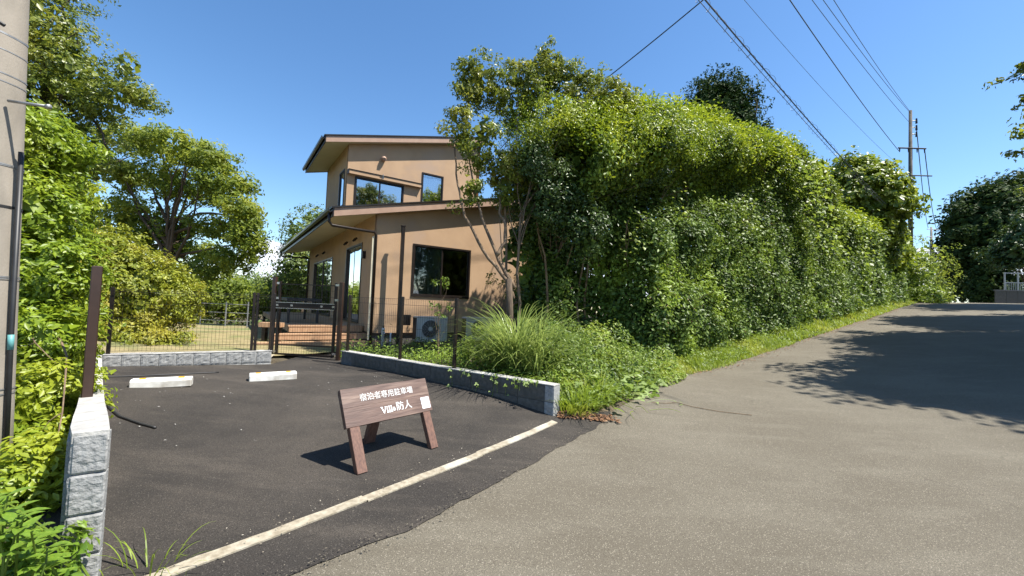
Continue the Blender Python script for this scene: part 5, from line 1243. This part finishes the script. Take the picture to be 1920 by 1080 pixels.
# --- shrubs and hill beyond the garden
for i, (px, py, Y, rr, hh, lab) in enumerate([(330, 545, 18, 2.4, 1.5, 'dark shrub mass behind the round yellow bush'), (420, 560, 19, 1.9, 1.2, 'dark green shrub beyond the lawn left of the gate'), (470, 555, 23, 2.0, 1.3, 'bright shrub beyond the lawn between fence posts'), (530, 560, 22, 2.2, 1.2, 'green shrub seen through the gate beside the deck')]):
    q = at(px, py, Y); tree('garden_shrub', lab, 'shrub', (q[0], q[1]), [(q, (rr, 1.4, hh), 110, .45, 34, 211+i, -1)], M['hill'] if i > 1 else M['cherry'], .16, .08, limbs=4)
# wooded hill far off
HX, HY = at(440, 600, 75)[:2]
b = MB(); n = 26
for j in range(n+1):
    for i in range(n+1):
        x = HX - 42 + 84*i/n; y = HY - 22 + 60*j/n; rr = math.hypot((x-HX)/30, (y-HY-6)/24); z = G(x, y) - .5 + max(0, 1-rr*rr)*10.5*(1+.2*noise.noise(Vector((x*.1, y*.1, 0))))
        b.v.append((x, y, z))
for j in range(n):
    for i in range(n): k = j*(n+1)+i; b.f.append((k, k+1, k+n+2, k+n+1))
tag(b.build('hill', M['soil'], None, True), kind='structure')
hv = np.array(b.v); r = np.random.default_rng(33); k_ = r.integers(0, len(hv), 1500); C = hv[k_] + r.uniform(-1.6, 1.6, (1500, 3))*np.array([1, 1, .3]) + np.array([0, 0, .8])
P_ = np.repeat(C, 18, 0) + r.normal(0, .75, (1500*18, 3)); O_ = unit(P_ - np.repeat(C, 18, 0))
tag(leaves('hill_woodland', P_, O_, M['hill'], None, .6, .7, .5, .9), 'bright wooded hillside far beyond the garden fence', 'woodland')
# low rail fence with pale rails beyond the lawn
rf = empty('rail_fence', (*at(430, 600, 12.5)[:2], G(*at(430, 600, 12.5)[:2])), 'thin pale horizontal rails crossing the garden behind the bush', 'fence')
for (y0, y1) in ((568, 572), (584, 588), (599, 603), (618, 620)):
    b = MB(); b.tube([at(375, y0, 12.5), at(468, y1, 12.9)], .009, 5); b.build('rail', M['steel'], rf)
for px in (378, 425, 466):
    a = at(px, 566, 12.6); b = MB(); b.tube([(a[0], a[1], G(a[0], a[1])), a], .018, 6); b.build('post', M['steel'], rf)

# --- big dark trees on the right beyond the crest
blobs = [(at(1850, 440, 42), (4.2, 3.5, 5.0), 260, 1.0, 40, 231, -.8), (at(1895, 400, 42), (4.0, 3.5, 4.2), 200, 1.0, 40, 232, -.8), (at(1820, 480, 43), (2.8, 2.5, 3.3), 130, .9, 36, 233, -.8)]
q = at(1855, 560, 42)
tree('broadleaf_tree', 'massive dark green tree on the right beyond the road crest', 'tree', (q[0], q[1]), blobs, M['darktree'], .42, .5, 'bark', .55, limbs=16, core=2, lump=.12)
blobs = [(at(1900, 480, 36), (2.0, 2.2, 1.5), 90, .6, 34, 236, -.8), (at(1960, 440, 35), (3, 2.4, 2.6), 110, .7, 34, 237, -.8)]
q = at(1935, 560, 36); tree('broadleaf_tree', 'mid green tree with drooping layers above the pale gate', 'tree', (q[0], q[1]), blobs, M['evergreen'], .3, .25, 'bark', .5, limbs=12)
for i, (px, py, Y, rr, hh, lab) in enumerate([(1785, 520, 52, 2.6, 2.6, 'small green tree at the far end of the road'), (1822, 535, 47, 2.6, 2.0, 'dark roadside bush under the massive tree'), (1868, 535, 40, 2.6, 1.9, 'shaded undergrowth right of the dark bush'), (1765, 550, 64, 2.0, 1.6, 'tiny pale bush at the left end of the crest')]):
    q = at(px, py, Y); tree('roadside_bush', lab, 'bush', (q[0], q[1]), [(q, (rr, 1.6, hh), 110, .7, 30, 241+i, -1)], M['darktree'] if i in (1, 2) else M['hill'], .36, .1, limbs=3)
# trees along the right roadside, mostly outside the picture; their shade lies over the road
for i, (x, y, zc_, rr, n, lab) in enumerate([
        (14.1, 5.9, 8.2, (3.9, 3.0, 2.9), 250, 'leafy tree at the right frame edge whose branch tips hang into view'),
        (16.6, 7.7, 8.8, (3.6, 2.6, 3.0), 220, 'roadside tree out of view between the first and second big crowns'),
        (19.0, 10.0, 9.6, (4.6, 3.4, 3.4), 260, 'roadside tree just out of view right of the road, second from the camera'),
        (25.4, 14.5, 11.4, (5.0, 3.6, 4.0), 250, 'roadside tree out of view right of the road, third from the camera'),
        (33.5, 21.5, 12.5, (5.0, 3.8, 4.4), 230, 'roadside tree out of view right of the road nearest the crest')]):
    bl_ = [((x, y, zc_), rr, n, .55, 50, 261+i, -.8), ((x+1.2, y-1.5, zc_-2.5), (rr[0]*.7, rr[1]*.8, rr[2]*.7), int(n*.4), .5, 44, 271+i, -.8)]
    tree('roadside_tree', lab, 'tree', (x+.6, y-1.0), bl_, M['cherry'], .24, .22, 'bark', .62, limbs=18, core=6)
# branch tips hanging into the right edge of the picture
root = [o for o in bpy.data.objects if o.name == 'roadside_tree'][0]; b = MB(); PP_, OO_ = [], []
for i, (px, py, Y, rr, n) in enumerate([(1912, 120, 7.4, (.18, .2, .12), 5), (1900, 152, 7.4, (.26, .25, .08), 6), (1918, 195, 7.4, (.2, .2, .1), 5), (1915, 290, 7.6, (.2, .25, .09), 5), (1922, 320, 7.7, (.16, .2, .16), 4)]):
    c = at(px, py, Y); P_, O_, C = blob(c, rr, n, .10, 15, 281+i); PP_.append(P_); OO_.append(O_)
    limb(b, (9.9, 6.4, c[2]+.5), c, .02, .006, .06, 8, i)
leaves('crown', np.concatenate(PP_), np.concatenate(OO_), M['loose'], root, .10, .4, .4, .7); b.build('branches', M['bark'], root)

# --- white gate and low concrete wall at the crest
q = at(1905, 562, 33); fg = Frame(q[0]-.9, q[1], math.radians(100), 0); zq = at(1890, 562, 33)[2]
wg = empty('metal_gate', (q[0], q[1], zq), 'pale metal gate on a low wall at the right end of the road', 'gate')
for a in (0, .9, 1.8): bx('post', M['steel'], wg, fg, a-.035, a+.035, -.04, .04, zq+.6, zq+2.2)
for zz in (.72, 1.35, 2.12): bx('rail', M['steel'], wg, fg, 0.035, 1.8, -.03, .03, zq+zz, zq+zz+.06)
for k in range(14): bx('bar', M['steel'], wg, fg, .1+k*.12, .12+k*.12, -.01, .01, zq+.78, zq+1.35)
cw = empty('low_wall', (q[0], q[1], zq-.3), 'low weathered concrete wall of upright panels at the crest', 'wall')
for k in range(5): bx('panel', M['blockside'], cw, fg, -.9+k*.72, -.9+k*.72+.70, -.35, -.25, zq-1.0, zq+.68)
bx('coping', M['joint'], cw, fg, -.95, 2.8, -.38, -.2, zq+.684, zq+.76)
print('TRIS', sum(len(o.data.polygons) for o in bpy.data.objects if o.type == 'MESH'))
